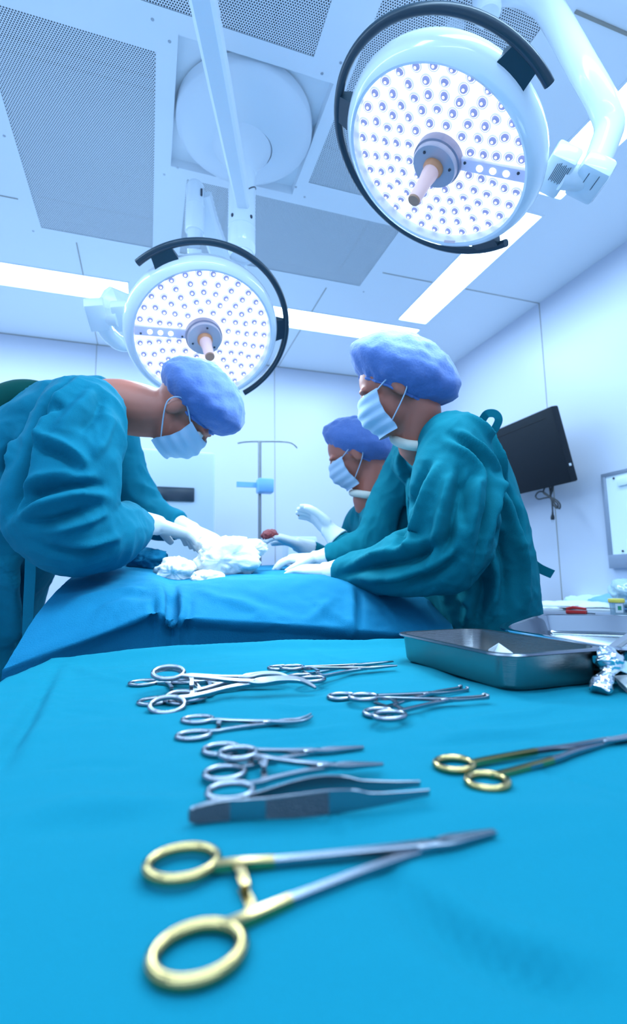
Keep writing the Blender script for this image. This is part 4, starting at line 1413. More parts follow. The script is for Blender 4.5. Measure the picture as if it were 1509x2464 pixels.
def clamp(name, label, cat, ring1, ring2, tip, group=None, lift=0.0, joint=.62, ring=(.0125, .0105), wire=.0021, jaw='straight', sep=None,
          gold=False, rollang=0.0, tipz=None, open_tip=0.0, ratchet=True, mid=None):
    """ring-handled instrument lying on the cloth; ring and tip places are points of the table top"""
    z0 = ZT + lift
    A, Bq, Tq = [on_z(p[0], p[1], z0) for p in (ring1, ring2, tip)]
    Mid = (A + Bq) / 2 if mid is None else on_z(mid[0], mid[1], z0)
    L = ((Tq - Mid) * Vector((1, 1, 0))).length
    if sep is None:
        sep = (A - Bq).length
    ang = math.atan2(Tq.y - Mid.y, Tq.x - Mid.x)
    zz = max(cloth_z(Mid.x, Mid.y), cloth_z(Tq.x, Tq.y), cloth_z((Mid.x + Tq.x) / 2, (Mid.y + Tq.y) / 2)) + wire * 1.05 + lift
    t = thing(name, label, cat, (Mid.x, Mid.y, zz), group)
    til = 0.0 if tipz is None else math.asin(max(-.5, min(.5, (tipz - lift) / L)))
    t.rotation_euler = (Matrix.Rotation(ang, 3, 'Z') @ Matrix.Rotation(-til, 3, 'Y') @ Matrix.Rotation(rollang, 3, 'X')).to_euler()
    xj = joint * L
    rm = M['gold'] if gold else M['steel']
    hy = sep / 2
    for s in (1, -1):
        dz = .0011 * s
        rg = MB()
        rg.tube(ring_pts((0, s * hy, dz * .3), ring[0], ring[1], -s * .12), wire * 1.15, 10, closed=True, flat=1.0)
        obj('finger_ring', rg, rm, t, local=True, sharp=None)
        sh = MB()
        y0 = s * (hy - ring[1] * .62)
        pts = [Vector((ring[0] * .72, y0, 0)), Vector((ring[0] * 1.35, s * max(hy * .60, hy - ring[1] * 1.25), dz)), Vector((L * .26, s * hy * .44, dz)), Vector((xj * .72, s * hy * .17, dz)), Vector((xj, 0, dz))]
        sh.bar(smoothline(pts, 6), interp([wire * 2.0, wire * 2.1, wire * 1.9, wire * 1.9, wire * 2.3], 6), interp([wire * 1.9, wire * 1.9, wire * 1.8, wire * 1.7, wire * 1.5], 6))
        g_end = MB()
        so = obj('shank', sh, M['steel'], t, local=True, sharp=30)
        if gold:
            g_end.bar(smoothline(pts[:3], 6), interp([wire * 2.15, wire * 2.25, wire * 2.05], 6), interp([wire * 2.05, wire * 2.05, wire * 1.95], 6))
            obj('gold_grip', g_end, M['gold'], so, local=True, sharp=30)
        # jaw: crosses the joint to the other side
        jw = MB()
        s2 = -s
        if jaw == 'straight':
            jp_ = [Vector((xj * .97, 0, dz)), Vector((xj + .012, s2 * .0021, 0)), Vector((xj + (L - xj) * .6, s2 * (.0018 + open_tip * .5), 0)), Vector((L, s2 * (.0011 + open_tip), 0))]
            wd = [wire * 2.4, wire * 2.0, wire * 1.5, wire * .8]
            ht = [wire * 1.5, wire * 1.7, wire * 1.4, wire * .8]
        elif jaw == 'curved':
            cx = L - xj
            jp_ = [Vector((xj * .97, 0, dz)), Vector((xj + cx * .3, s2 * (.0018 + open_tip * .4), 0)), Vector((xj + cx * .62, s2 * (.0016 + open_tip * .7) + .001, 0)), Vector((xj + cx * .85, s2 * (.0014 + open_tip) + .006, .0005)), Vector((L, s2 * (.001 + open_tip) + .015, .001))]
            wd = [wire * 2.4, wire * 2.0, wire * 1.6, wire * 1.2, wire * .7]
            ht = [wire * 1.5, wire * 1.7, wire * 1.5, wire * 1.2, wire * .7]
        elif jaw == 'big_curved':
            cx = L - xj
            jp_ = [Vector((xj * .96, 0, dz)), Vector((xj + cx * .12, s2 * .0030, 0)), Vector((xj + cx * .42, s2 * .0026 + .003, 0)), Vector((xj + cx * .70, s2 * .0024 + .001, 0)), Vector((xj + cx * .86, s2 * .002 - .006, 0)), Vector((L, s2 * .0014 - .022, 0))]
            wd = [wire * 2.6, wire * 2.6, wire * 2.4, wire * 2.2, wire * 1.8, wire * 1.0]
            ht = [wire * 1.7, wire * 2.2, wire * 2.2, wire * 2.0, wire * 1.6, wire * 1.0]
        elif jaw == 'tissue':
            jp_ = [Vector((xj * .97, 0, dz)), Vector((xj + .010, s2 * .0024, 0)), Vector((xj + (L - xj) * .5, s2 * (.0042 + open_tip * .6), 0)), Vector((L - .005, s2 * (.0034 + open_tip), 0)), Vector((L - .0005, s2 * (.0036 + open_tip), .001)), Vector((L, s2 * (.0006 + open_tip), .0012))]
            wd = [wire * 2.4, wire * 1.7, wire * 1.1, wire * 1.2, wire * 1.3, wire * 1.1]
            ht = [wire * 1.5, wire * 1.6, wire * 1.3, wire * 1.6, wire * 2.2, wire * 2.2]
        else:                                # scissor blades
            jp_ = [Vector((xj * .97, 0, dz)), Vector((xj + .02, s2 * .0024, dz)), Vector((xj + (L - xj) * .6, s2 * .0020, dz)), Vector((L, s2 * .0006, dz))]
            wd = [wire * 3.0, wire * 3.4, wire * 2.9, wire * .6]
            ht = [wire * .9] * 4
        jw.bar(smoothline(jp_, 7), interp(wd, 7), interp(ht, 7))
        obj('blade' if jaw == 'blades' else 'jaw', jw, M['steel'], t, local=True, sharp=30)
        if ratchet:
            rt = MB()
            ya, xr = s * max(hy * .58, hy - ring[1] * 1.2), ring[0] * 1.45
            rt.bar([Vector((xr, ya, dz)), Vector((xr + .0008, ya * .5, dz * 1.6)), Vector((xr, -s * .0022, dz * 1.7))], [wire * 2.4, wire * 2.0, wire * 1.9], wire * 1.0)
            for k in range(3):
                yy = s * (.0006 + .0016 * k)
                rt.box((xr - .0022, yy, dz * 1.7 - .0008), (xr + .0022, yy + .0007, dz * 1.7 + .0010))
            obj('ratchet', rt, rm if gold else M['steel'], t, local=True, sharp=30)
    jb = MB().box((xj - .0075, -wire * 1.45, -wire * 1.1), (xj + .0075, wire * 1.45, wire * 1.1), bev=wire * .5)
    jb.lathe([(0, wire * 1.35), (wire * .7, wire * 1.3), (wire * .8, wire * 1.05)], 12, M=Matrix.Translation((xj, 0, 0)))
    obj('box_joint', jb, M['steel'], t, local=True, sharp=30)
    return t


clamp('needle_holder', 'large needle holder with gold finger rings, nearest the photo\'s lower edge', 'needle holder', (432, 2104), (484, 2318), (1192, 2024), joint=.74, ring=(.0164, .0138), wire=.0023, gold=True)
clamp('surgical_scissors', 'scissors with small gold finger rings, running out of the photo beside the trays', 'scissors', (1088, 1853), (1180, 1890), (1690, 1742), joint=.52, ring=(.0135, .0125), wire=.0023, gold=True, jaw='blades', ratchet=False)
clamp('artery_forceps', 'straight clamp lying just behind the tweezers, its partner underneath', 'clamp', (552, 1824), (580, 1912), (922, 1848), 'pair of straight clamps behind the tweezers', lift=.0045, ring=(.0140, .0128), wire=.0021)
clamp('artery_forceps', 'straight clamp underneath its partner, tip pointing higher, behind the tweezers', 'clamp', (522, 1815), (553, 1868), (875, 1807), 'pair of straight clamps behind the tweezers', ring=(.0140, .0128), wire=.0021)
clamp('mosquito_forceps', 'small clamp with bent open tips, lying alone between two groups of clamps', 'clamp', (461, 1741), (482, 1775), (756, 1740), ring=(.0145, .0110), wire=.0021, jaw='curved', open_tip=.0035)
clamp('tissue_clamp', 'clamp with small hooked tips, upper of the crossed pair in front of the steel box', 'clamp', (897, 1686), (913, 1732), (1172, 1686), 'pair of hook-tipped clamps before the steel box', lift=.0045, ring=(.0155, .0128), wire=.0022, jaw='tissue')
clamp('tissue_clamp', 'clamp with open hooked tips, lower of the crossed pair in front of the steel box', 'clamp', (840, 1682), (892, 1724), (1118, 1664), 'pair of hook-tipped clamps before the steel box', ring=(.0155, .0128), wire=.0022, jaw='tissue', open_tip=.003)
clamp('straight_clamp', 'long straight clamp, upper of the farthest pair near the cloth\'s far edge', 'clamp', (706, 1615), (748, 1644), (955, 1610), 'farthest pair of long straight clamps', lift=.0045, ring=(.0165, .0145), wire=.0024)
clamp('straight_clamp', 'long straight clamp, lower of the farthest pair, tip reaching toward the steel box', 'clamp', (676, 1614), (718, 1636), (946, 1598), 'farthest pair of long straight clamps', ring=(.0165, .0145), wire=.0024)
clamp('curved_clamp', 'big clamp with hooked-down jaw lying on top of the heap beside the table\'s edge', 'clamp', (404, 1630), (404, 1712), (748, 1640), 'heap of big curved clamps', lift=.0130, ring=(.0180, .0160), wire=.0026, jaw='big_curved', sep=.072, rollang=.30, joint=.58, tipz=.012)
clamp('curved_clamp', 'big curved clamp under the top one, its ring showing behind', 'clamp', (416, 1628), (424, 1700), (690, 1626), 'heap of big curved clamps', lift=.0095, ring=(.0180, .0160), wire=.0026, jaw='big_curved', sep=.070, rollang=.22, joint=.58, tipz=.008)
clamp('curved_clamp', 'clamp at the bottom of the heap, one ring sticking out toward the cloth\'s side', 'clamp', (324, 1652), (400, 1690), (640, 1640), 'heap of big curved clamps', lift=.0, ring=(.0185, .0150), wire=.0024, joint=.6)
clamp('curved_clamp', 'clamp in the heap with a flat ring beside the shanks', 'clamp', (462, 1647), (440, 1690), (690, 1650), 'heap of big curved clamps', lift=.002, ring=(.0185, .0120), wire=.0024, jaw='straight', joint=.6)

# tweezers: two spring leaves joined at the butt, lying on their edge
P0, P1 = on_z(452, 1994, ZT), on_z(1022, 1926, ZT)
ang = math.atan2(P1.y - P0.y, P1.x - P0.x)
L = (P1 - P0).length
tw = thing('tissue_forceps', 'steel tweezers lying on edge with ribbed grip, behind the gold-ringed needle holder', 'tweezers', (P0.x, P0.y, cloth_z(P0.x, P0.y) + .0005))
tw.rotation_euler = (0, 0, ang)


def leaf(sgn):
    xs_ = [0, .025, .12, .22, .30, .42, .55, .66, .74, .88, 1.0]
    hs_ = [.0022, .0046, .0058, .0058, .0060, .0067, .0070, .0060, .0042, .0028, .0019]
    ys_ = [.0002, .0004, .0008, .0022, .0050, .0088, .0105, .0100, .0092, .0075, .0062]
    rings = []
    for x_, h_, y_ in zip(interp([v + .001 for v in xs_], 5), interp(hs_, 5), interp(ys_, 5)):
        x_ *= L
        th = .0007
        yc = sgn * y_ + sgn * .0006
        zc = (max(h_, .0050) if x_ < .1 * L else h_) + .0004 + .0035 * (x_ / L) ** 2
        rings.append([Vector((x_, yc + a, zc + b)) for a, b in ((th, h_ * .94), (th * .4, h_), (-th * .4, h_), (-th, h_ * .94), (-th, -h_ * .94), (-th * .4, -h_), (th * .4, -h_), (th, -h_ * .94))])
    return rings


for sgn in (-1, 1):
    rg = leaf(sgn)
    n0, n1, n2, n3 = int(len(rg) * .27), int(len(rg) * .40), int(len(rg) * .60), len(rg)
    lf = obj('leaf', MB().loft(rg), M['steel'], tw, local=True, sharp=40)
    for a, b, m_ in ((n1, n2 + 1, 'steel_grip'), (1, n0, 'steel_grip')):
        gp = MB()
        k = rg[a:b]
        vv = []
        for r_ in k:
            yo = (r_[0].y if sgn > 0 else r_[3].y) + sgn * .0003
            vv += [Vector((r_[0].x, yo, r_[0].z - .0006)), Vector((r_[0].x, yo, r_[7].z + .0006))]
        gp.add(vv, [(2 * i, 2 * i + 1, 2 * i + 3, 2 * i + 2) if sgn < 0 else (2 * i, 2 * i + 2, 2 * i + 3, 2 * i + 1) for i in range(len(k) - 1)])
        obj('grip', gp, M[m_], lf, local=True, sharp=None, label='dull ribbed grip area' if a == n1 else None)


# ------------------------------------------------------------------ steel box, trays, foil
def rrect(cx, cy, hx, hy, r, z, ang=0.0, n=8):
    out = []
    for qx, qy, a0 in ((1, 1, 0), (-1, 1, PI / 2), (-1, -1, PI), (1, -1, 1.5 * PI)):
        for k in range(n + 1):
            a = a0 + PI / 2 * k / n
            x = qx * (hx - r) + r * math.cos(a)
            y = qy * (hy - r) + r * math.sin(a)
            out.append(Vector((cx + x * math.cos(ang) - y * math.sin(ang), cy + x * math.sin(ang) + y * math.cos(ang), z)))
    return out


def pan(name, label, cat, cx, cy, hx, hy, r, z0, h, flare, rim, ang, m, inner_m=None):
    t = thing(name, label, cat, (cx, cy, z0))
    outer = [rrect(cx, cy, hx - .010, hy - .010, max(r - .01, .004), z0 + .0002, ang), rrect(cx, cy, hx - .003, hy - .003, r, z0 + .0022, ang), rrect(cx, cy, hx, hy, r, z0 + .007, ang), rrect(cx, cy, hx + flare, hy + flare, r + flare, z0 + h, ang)]
    th = .0012
    inn = [rrect(cx, cy, hx + flare - th, hy + flare - th, r + flare - th, z0 + h, ang), rrect(cx, cy, hx - th, hy - th, r - th, z0 + .009, ang), rrect(cx, cy, hx - .004, hy - .004, r - th, z0 + .004, ang), rrect(cx, cy, hx - .011, hy - .011, max(r - .011, .003), z0 + .002, ang)]
    obj('wall', MB().loft(outer + inn), m, t, sharp=35)
    cen = rrect(cx, cy, hx + flare + rim * .5, hy + flare + rim * .5, r + flare + rim * .5, z0 + h - .0005, ang)
    flat = [rrect(cx, cy, hx + flare - th, hy + flare - th, r + flare, z0 + h + .0004, ang), rrect(cx, cy, hx + flare + rim, hy + flare + rim, r + flare + rim, z0 + h + .0004, ang), rrect(cx, cy, hx + flare + rim + .001, hy + flare + rim + .001, r + flare + rim, z0 + h - .002, ang), rrect(cx, cy, hx + flare + rim - .0005, hy + flare + rim - .0005, r + flare + rim, z0 + h - .0032, ang)]
    obj('rim', MB().loft(flat, caps=False), M['steel_bright'] if m is not M['steel_dull'] else M['steel'], t, sharp=35)
    return t


bx_c = (.482, .643)
pan('instrument_box', 'deep brushed steel box with a rolled rim standing on the cloth', 'steel box', bx_c[0], bx_c[1], .073, .133, .026, cloth_z(*bx_c) + .001, .0455, .0035, .0065, .0, M['steel_dull'])
pz = cloth_z(*bx_c)
mb = MB()
pp = [at(1160, 1640, .70), at(1250, 1636, .668), at(1243, 1577, .660), at(1200, 1547, .700), at(1176, 1562, .695)]
pp[0].z = pp[1].z = pz + .006
mb.add(pp + [p - Vector((0, 0, .0008)) for p in pp], [(0, 1, 2), (0, 2, 3), (0, 3, 4), (7, 6, 5), (8, 7, 5), (9, 8, 5)] + [(i, (i + 1) % 5 + 0, (i + 1) % 5 + 5, i + 5) for i in range(5)])
tag(obj('paper_slip', mb, M['paper'], smooth=False), 'white folded paper corner inside the steel box', 'paper')

# wide basin with an uneven rounded outline
tc = Vector((.815, .690, 0))
tz = cloth_z(.70, .70) + .0015
outl = [(.572, .522), (.588, .640), (.602, .735), (.650, .800), (.770, .895), (.862, .955), (.915, .945), (1.00, .870), (1.085, .760), (1.06, .640), (1.0, .520), (.93, .445), (.80, .445), (.660, .470), (.590, .488)]
tl = smoothline([(x, y, 0) for x, y in outl], 10, True)


def tray_loop(off, z):
    out = []
    k = len(tl)
    for i in range(k):
        t_ = (tl[(i + 2) % k] - tl[i - 2]).normalized()
        n_ = Vector((-t_.y, t_.x, 0))
        out.append(tl[i] + n_ * off + Vector((0, 0, tz + z)))
    return out


tray = thing('steel_tray', 'wide shallow polished steel tray behind the steel box', 'tray', (tc.x, tc.y, tz))
obj('wall', MB().loft([tray_loop(-.030, .0), tray_loop(-.018, .002), tray_loop(-.010, .009), tray_loop(-.002, .044), tray_loop(-.0035, .044), tray_loop(-.0115, .010), tray_loop(-.019, .0036), tray_loop(-.031, .0016)]), M['tray_steel'], tray, sharp=35)
obj('rim', MB().loft([tray_loop(-.004, .0442), tray_loop(.004, .0455), tray_loop(.012, .0450), tray_loop(.0125, .0425), tray_loop(.004, .0420)], caps=False), M['steel_bright'], tray, sharp=50)
for ppx, ppy in ((1424, 1583), (1407, 1600)):
    hp = at(ppx, ppy, .675)
    hp = Vector((hp.x, hp.y, max(hp.z, tz + .014)))
    best = min(tray_loop(-.006, hp.z - tz), key=lambda q: (q - hp).length)
    obj('hole', MB().ball(best, (.0045, .0045, .0028), 14), M['ink'], tray, label='small dark round hole')
rl = thing('steel_rail', 'bright steel rail leaning past the foil bundle at the photo\'s edge', 'steel rail', tuple(on_z(1470, 1600, ZT)))
e0, e1 = at(1458, 1590, .615), at(1560, 1516, .74)
obj('channel', MB().bar([e0, e1], .030, .010, ref=(0, 0, 1)), M['steel_bright'], rl, sharp=30)
obj('groove', MB().bar([e0 + Vector((0, 0, .0052)), e1 + Vector((0, 0, .0052))], .006, .0012, ref=(0, 0, 1)), M['steel_dull'], rl, sharp=30)

# foil-wrapped bundle, twisted in the middle
fb_ = MB()
fp = [at(1452, 1558, .612), at(1464, 1580, .606), at(1468, 1600, .600), at(1464, 1620, .594), at(1450, 1643, .586), at(1441, 1664, .578)]
fr = [.009, .0135, .0145, .0070, .0120, .0105]
line = smoothline(fp, 14)
rr = interp(fr, 14)
rings = []
for i, p in enumerate(line):
    t = (line[min(i + 1, len(line) - 1)] - line[max(i - 1, 0)]).normalized()
    x = Vector((0, 0, 1)).cross(t).normalized()
    y = t.cross(x)
    ring = []
    for k in range(28):
        a = 2 * PI * k / 28
        w = 1 + .26 * noise.noise(Vector((math.cos(a) * 2.2, math.sin(a) * 2.2, i * .16))) + .05 * noise.noise(Vector((math.cos(a) * 5, math.sin(a) * 5, i * .3)))
        ring.append(p + (x * math.cos(a) + y * math.sin(a) * .8) * rr[i] * w)
    rings.append(ring)
fb_.loft(rings)
low = min(p.z for p in fb_.v)
fz = cloth_z(.60, .53) - low
for p in fb_.v:
    p.z = max(p.z, cloth_z(p.x, p.y) + .0008)
tag(obj('foil_bundle', fb_, M['foil'], sharp=25), 'crumpled foil wrapped bundle, pinched in the middle, lying beside the steel box', 'foil bundle')
wv = MB()
w = [at(1474, 1604, .592), at(1500, 1615, .588), at(1545, 1632, .585), at(1560, 1604, .60), at(1486, 1586, .60)]
wv.add(w + [p - Vector((0, 0, .001)) for p in w], [(0, 1, 4), (1, 2, 3), (1, 3, 4), (9, 6, 5), (8, 7, 6), (9, 8, 6)] + [(i, (i + 1) % 5, (i + 1) % 5 + 5, i + 5) for i in range(5)])
tag(obj('plastic_sleeve', wv, M['film'], smooth=False), 'translucent plastic sleeve flaring from the foil bundle out of the photo', 'plastic wrap')
wv = MB()
w = [on_z(1476, 1626, ZT + .014), on_z(1530, 1622, ZT + .014), on_z(1550, 1690, ZT + .002), on_z(1512, 1668, ZT + .001), on_z(1490, 1648, ZT + .006)]
wv.add(w + [p - Vector((0, 0, .0008)) for p in w], [(0, 4, 3), (0, 3, 2), (0, 2, 1), (8, 9, 5), (7, 8, 5), (6, 7, 5)] + [(i, (i + 1) % 5, (i + 1) % 5 + 5, i + 5) for i in range(5)])
tag(obj('paper_sheet', wv, M['paper'], smooth=False), 'white stiff paper corner below the foil bundle at the photo\'s edge', 'paper')

# ------------------------------------------------------------------ side table by the wall with supplies
ZS = CZ - .17
st = thing('side_table', 'steel side table against the wall, crowded with packs', 'table', (1.98, 1.85, 0))
obj('table_top', MB().box((1.66, .95, ZS - .03), (2.34, 2.60, ZS), bev=.006), M['steel'], st)
for lx in (1.70, 2.30):
    for ly in (1.0, 2.55):
        obj('leg', MB().tube([(lx, ly, 0), (lx, ly, ZS - .03)], .018, 14), M['steel_dull'], st)
obj('shelf', MB().box((1.69, .99, .25), (2.31, 2.56, .27), bev=.004), M['steel_dull'], st)


def pack(px, py, hx, hy, hz, rz, seed, m, label, name='sterile_pack', cat='pack', group='supply packs on the side table', dz=0.0):
    c = on_z(px, py, ZS + dz)
    n = 18
    vs_, fs = [], []
    for top_ in (1, 0):
        for i in range(n + 1):
            for j in range(n + 1):
                x, y = (i / n * 2 - 1), (j / n * 2 - 1)
                e = max(0, 1 - max(abs(x), abs(y)) ** 6)
                nz_ = noise.noise(Vector((x * 1.5 + seed, y * 1.5, 0)))
                z = (hz * (.35 + .65 * e ** .5) * (1 + .5 * nz_) + .0035 * noise.noise(Vector((x * 5, y * 5, seed)))) if top_ else 0
                X = x * hx * (1 + .1 * noise.noise(Vector((y * 2, seed, 0))))
                Y = y * hy * (1 + .1 * noise.noise(Vector((x * 2, 0, seed))))
                vs_.append(c + Vector((X * math.cos(rz) - Y * math.sin(rz), X * math.sin(rz) + Y * math.cos(rz), max(z, .0005 * top_))))
    K = (n + 1) ** 2
    for i in range(n):
        for j in range(n):
            q = i * (n + 1) + j
            fs.append((q, q + n + 1, q + n + 2, q + 1))
            fs.append((K + q, K + q + 1, K + q + n + 2, K + q + n + 1))
    for i in range(n):
        for a, b in (((i * (n + 1)), ((i + 1) * (n + 1))), ((i + 1) * (n + 1) + n, i * (n + 1) + n), (i + 1, i), (n * (n + 1) + i, n * (n + 1) + i + 1)):
            fs.append((a, b, K + b, K + a))
    o = obj(name, MB().add(vs_, fs), m, sharp=None)
    return tag(o, label, cat, group)


pack(1318, 1462, .10, .13, .010, .3, 1, M['paper'], 'flat white pack at the near corner of the side table, beside the standing surgeon')
pack(1345, 1458, .12, .10, .014, -.2, 2, M['blue_plastic'], 'flat blue pack under white sheets on the side table')
pack(1362, 1457, .14, .12, .020, .1, 3, M['paper'], 'white paper pack behind the red clip', dz=.010)
pack(1420, 1463, .12, .13, .026, .5, 4, M['paper'], 'white wrapped pack between the red clip and the lidded cup')
pack(1450, 1455, .13, .16, .05, .2, 5, M['pack'], 'pale green wrapped pack behind the lidded cup')
pack(1505, 1462, .10, .16, .055, -.1, 6, M['blue_plastic'], 'pale blue pack at the photo\'s edge, under the clear bag')
crumple(1518, 1424, 2.35, (.085, .062, .10), 12, M['film'], 'plastic_bag', 'clear crumpled plastic bag heaped on the packs by the photo\'s edge', 'plastic bag', None, .35)
# red clip
rc = on_z(1388, 1477, ZS)
rd = (on_z(1412, 1478, ZS) - on_z(1364, 1476, ZS))
rt_ = thing('red_clip', 'red plastic clip lying on the near edge of the side table', 'clip', tuple(rc))
dn_ = rd.normalized()
hl = rd.length / 2
obj('arm', MB().bar([rc - dn_ * hl + Vector((0, 0, .008)), rc + dn_ * hl + Vector((0, 0, .008))], [.022, .018], .014), M['red'], rt_, sharp=30)
obj('arm', MB().bar([rc - dn_ * hl * .95 + Vector((0, 0, .021)), rc - dn_ * hl * .3 + Vector((0, 0, .027)), rc + dn_ * hl * .95 + Vector((0, 0, .022))], [.018, .022, .016], [.010, .013, .010]), M['red'], rt_, sharp=30)
obj('spike', MB().tube([rc + dn_ * hl + Vector((0, 0, .006)), rc + dn_ * hl * 1.8 + Vector((0, 0, .004))], .0035, 10), M['steel'], rt_)
# lidded cup
cc = on_z(1487, 1486, ZS)
ct = thing('specimen_cup', 'clear specimen cup with a yellow lid and a small green label', 'cup', tuple(cc))
Tm = Matrix.Translation(cc)
ku = .026
obj('body', MB().lathe([(0, .001), (ku * .85, .001), (ku * .9, .004), (ku, .062), (ku * .95, .062), (ku * .85, .005), (0, .004)], 32, M=Tm), M['clear_plastic'], ct)
obj('lid', MB().lathe([(ku * 1.10, .058), (ku * 1.12, .060), (ku * 1.12, .071), (ku * 1.06, .073), (0, .073)], 32, M=Tm), M['yellow'], ct)
aa = math.atan2(-cc.y, -cc.x) + .35
lb = obj('label', MB().lathe([(ku * .955 + .0006, .020), (ku + .0003, .054)], 10, M=Tm, a0=aa - .55, a1=aa + .55), M['label_white'], ct, label='white paper label')
obj('emblem', MB().lathe([(ku * .968 + .0012, .030), (ku + .0006, .046)], 6, M=Tm, a0=aa - .25, a1=aa + .25), M['green'], lb, label='green printed square')

# ------------------------------------------------------------------ wall monitor, lightbox
BR, TR = on_x(1376, 1160, 2.20), on_x(1326, 977, 2.10)
TR.y = BR.y
up_ = (TR - BR)
hgt = up_.length
up_ = up_.normalized()
yd = Vector((0, 1, 0))
nrm = yd.cross(up_).normalized()
if nrm.x > 0:
    nrm = -nrm
tv = thing('wall_monitor', 'black flat monitor tilted on the wall behind the standing surgeon', 'monitor', tuple(BR + yd * .38))
wd_ = .76
Rm = Matrix(((yd.x, up_.x, nrm.x, BR.x), (yd.y, up_.y, nrm.y, BR.y), (yd.z, up_.z, nrm.z, BR.z), (0, 0, 0, 1)))
obj('case', MB().box((0, 0, -.052), (wd_, hgt, 0), bev=.010, M=Rm), M['tv'], tv)
obj('panel_groove', MB().box((.06, hgt - .052, -.001), (wd_ - .06, hgt - .048, .0008), M=Rm), M['tv_line'], tv, smooth=False)
obj('port_label', MB().box((-.0008, .090, -.030), (.001, .104, -.014), M=Rm), M['label_white'], tv, smooth=False)
obj('wall_bracket', MB().box((.30, .12, -.19), (.46, .30, -.052), M=Rm), M['tv'], tv, smooth=False)
cab = thing('power_cable', 'black looped power cable with a plug hanging under the wall monitor', 'cable', tuple(on_x(1330, 1255, 2.25)))


def tvp(px, py):
    return on_x(px, py, 2.23)


obj('lead', MB().tube(smoothline([tvp(1312, 1172), tvp(1308, 1186), tvp(1325, 1198), tvp(1329, 1215), tvp(1330, 1236)], 10), .0042, 8), M['cable'], cab)
obj('lead', MB().tube(smoothline([tvp(1328, 1166), tvp(1326, 1182), tvp(1325, 1196), tvp(1335, 1212), tvp(1346, 1224), tvp(1348, 1214), tvp(1340, 1204), tvp(1326, 1197), tvp(1312, 1198), tvp(1296, 1201), tvp(1289, 1194), tvp(1296, 1184), tvp(1308, 1184), tvp(1324, 1197), tvp(1331, 1214), tvp(1341, 1223), tvp(1342, 1212), tvp(1326, 1196), tvp(1330, 1180), tvp(1332, 1165)], 8), .0042, 8), M['cable'], cab)
obj('lead', MB().tube(smoothline([tvp(1322, 1168), tvp(1324, 1184), tvp(1325, 1200)], 8), .0042, 8), M['cable'], cab)
pa, pb = tvp(1330, 1232), tvp(1330, 1251)
obj('plug', MB().tube([pa, pa.lerp(pb, .3), pa.lerp(pb, .45), pa.lerp(pb, .75), pb], [.006, .007, .011, .014, .011], 12, flat=.6), M['cable'], cab)
for s in (-.006, .006):
    obj('pin', MB().tube([pb + Vector((0, s, 0)), pb + Vector((0, s, -.014))], .002, 8), M['screw'], cab)

lbx = thing('xray_lightbox', 'white lightbox with a grey frame on the wall, cut by the photo\'s edge', 'lightbox', (XR, 1.6, CZ + .03))
y1_, y0_, z0_, z1_ = 2.055, 1.0, CZ + .028, CZ + .540
fx = XR - .028
obj('panel', MB().box((fx + .006, y0_ + .02, z0_ + .07), (XR - .002, y1_ - .024, z1_ - .018)), M['white_board'], lbx, smooth=False)
fr_ = MB()
fr_.box((fx, y0_, z0_), (XR, y1_, z0_ + .072), bev=.002)
fr_.box((fx, y0_, z1_ - .020), (XR, y1_, z1_), bev=.002)
fr_.box((fx, y1_ - .026, z0_ + .07), (XR, y1_, z1_ - .018), bev=.002)
fr_.box((fx, y0_, z0_ + .07), (XR, y0_ + .026, z1_ - .018), bev=.002)
obj('frame', fr_, M['board_frame'], lbx, sharp=30)
obj('film_clip', MB().box((fx - .006, y0_ + .05, z1_ - .085), (fx + .008, y1_ - .10, z1_ - .045), bev=.003), M['white_board'], lbx)
for yy, zz in ((y1_ - .075, z1_ - .036), (y1_ - .115, z1_ - .055), (y1_ - .088, z0_ + .088)):
    obj('screw', MB().ball((fx + .003, yy, zz), (.004, .006, .006), 10), M['ink'], lbx)

# ------------------------------------------------------------------ equipment at the far wall
am = thing('anaesthesia_machine', 'white anaesthesia machine with a dark display strip, behind the bowed surgeon', 'medical machine', (.02, 3.1, 0))
obj('cabinet', MB().box((-.30, 2.95, .12), (.36, 3.45, 1.02), bev=.02), M['pale_plastic'], am)
obj('upper_case', MB().box((-.34, 3.05, 1.10), (.38, 3.42, 1.78), bev=.02), M['pale_plastic'], am)
obj('neck', MB().box((-.2, 3.15, 1.02), (.24, 3.38, 1.10)), M['pale_plastic'], am, smooth=False)
dsp = obj('display_strip', MB().box((on_y(372, 1190, 3.04).x, 3.035, on_y(420, 1206, 3.04).z), (on_y(468, 1190, 3.04).x, 3.06, on_y(420, 1172, 3.04).z), bev=.006), M['dark_screen'], am)
for k in range(3):
    dr = obj('drawer', MB().box((-.27, 2.935, .20 + k * .2), (.33, 2.96, .38 + k * .2), bev=.006), M['white_board'], am)
    obj('handle', MB().box((-.06, 2.925, .33 + k * .2), (.12, 2.94, .345 + k * .2), bev=.003), M['grey'], dr)
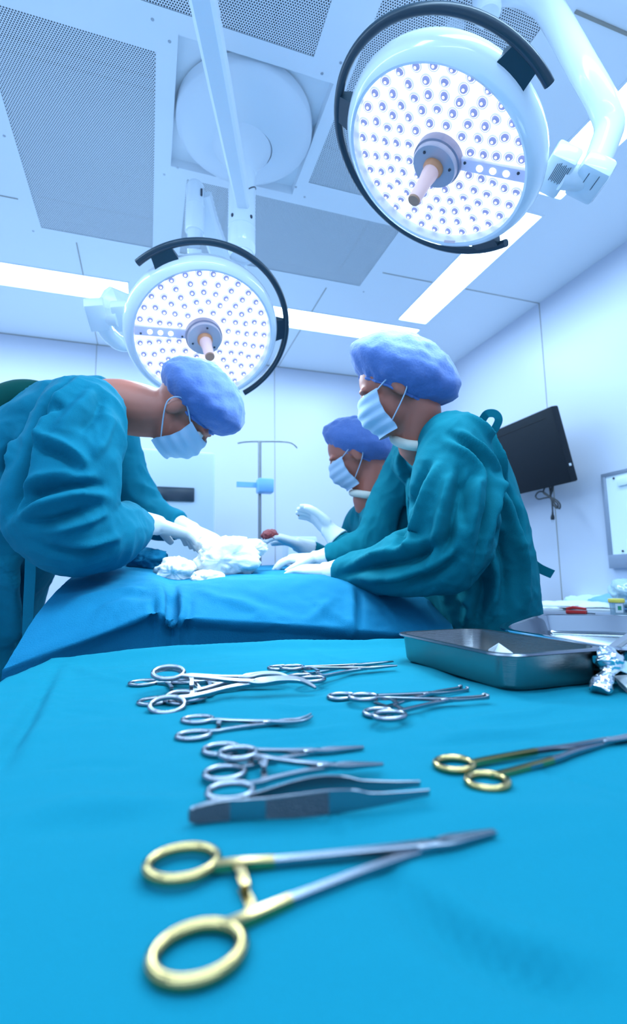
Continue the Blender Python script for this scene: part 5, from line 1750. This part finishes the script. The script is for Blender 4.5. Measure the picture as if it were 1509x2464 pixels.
for sx in (-.26, .32):
    for sy in (3.0, 3.4):
        obj('caster', MB().lathe([(0, -.02), (.06, -.02), (.06, .02), (0, .02)], 18, M=Matrix.Translation((sx, sy, .06)) @ Matrix.Rotation(PI / 2, 4, 'Y')), M['rail'], am)

iv = thing('infusion_stand', 'slim infusion stand with a crossbar and a blue pump, in front of the far wall', 'infusion stand', tuple(on_y(625, 1065, 3.4) * Vector((1, 1, 0))))
ptop = on_y(625, 1062, 3.4)
obj('pole', MB().tube([(ptop.x, 3.4, .05), (ptop.x, 3.4, ptop.z)], .012, 14), M['steel_dull'], iv)
obj('crossbar', MB().tube(smoothline([on_y(572, 1066, 3.4), on_y(590, 1063, 3.4), ptop, on_y(695, 1064, 3.4), on_y(716, 1078, 3.4)], 6), .007, 10), M['steel_dull'], iv)
pm = obj('pump', MB().box((on_y(622, 1160, 3.3).x, 3.3, on_y(640, 1184, 3.3).z), (on_y(660, 1160, 3.3).x, 3.39, on_y(640, 1150, 3.3).z), bev=.01), M['blue_plastic'], iv)
obj('clamp_arm', MB().box((on_y(570, 1160, 3.36).x, 3.36, on_y(600, 1172, 3.36).z), (ptop.x, 3.38, on_y(600, 1160, 3.36).z)), M['blue_plastic'], iv, smooth=False)
for k in range(5):
    a = 2 * PI * k / 5
    obj('foot', MB().tube([(ptop.x, 3.4, .07), (ptop.x + .26 * math.cos(a), 3.4 + .26 * math.sin(a), .03)], .013, 10), M['steel_dull'], iv)
tr_ = thing('equipment_trolley', 'pale equipment trolley with grey units, standing by the far wall beside the assistant', 'trolley', (.98, 3.5, 0))
tx0, tx1 = on_y(690, 1240, 3.4).x, on_y(775, 1240, 3.4).x
obj('cabinet', MB().box((tx0, 3.4, .1), (tx1, 3.75, .92), bev=.02), M['pale_plastic'], tr_)
obj('monitor', MB().box((tx0 + .02, 3.45, .98), (tx1 - .02, 3.62, 1.30), bev=.015), M['pale_plastic'], tr_)
obj('unit', MB().box((tx0 - .18, 3.42, .92), (tx0 + .08, 3.6, 1.03), bev=.01), M['grey'], tr_)
obj('stand', MB().box((tx0 + .1, 3.5, .9), (tx1 - .1, 3.58, .99)), M['grey'], tr_, smooth=False)
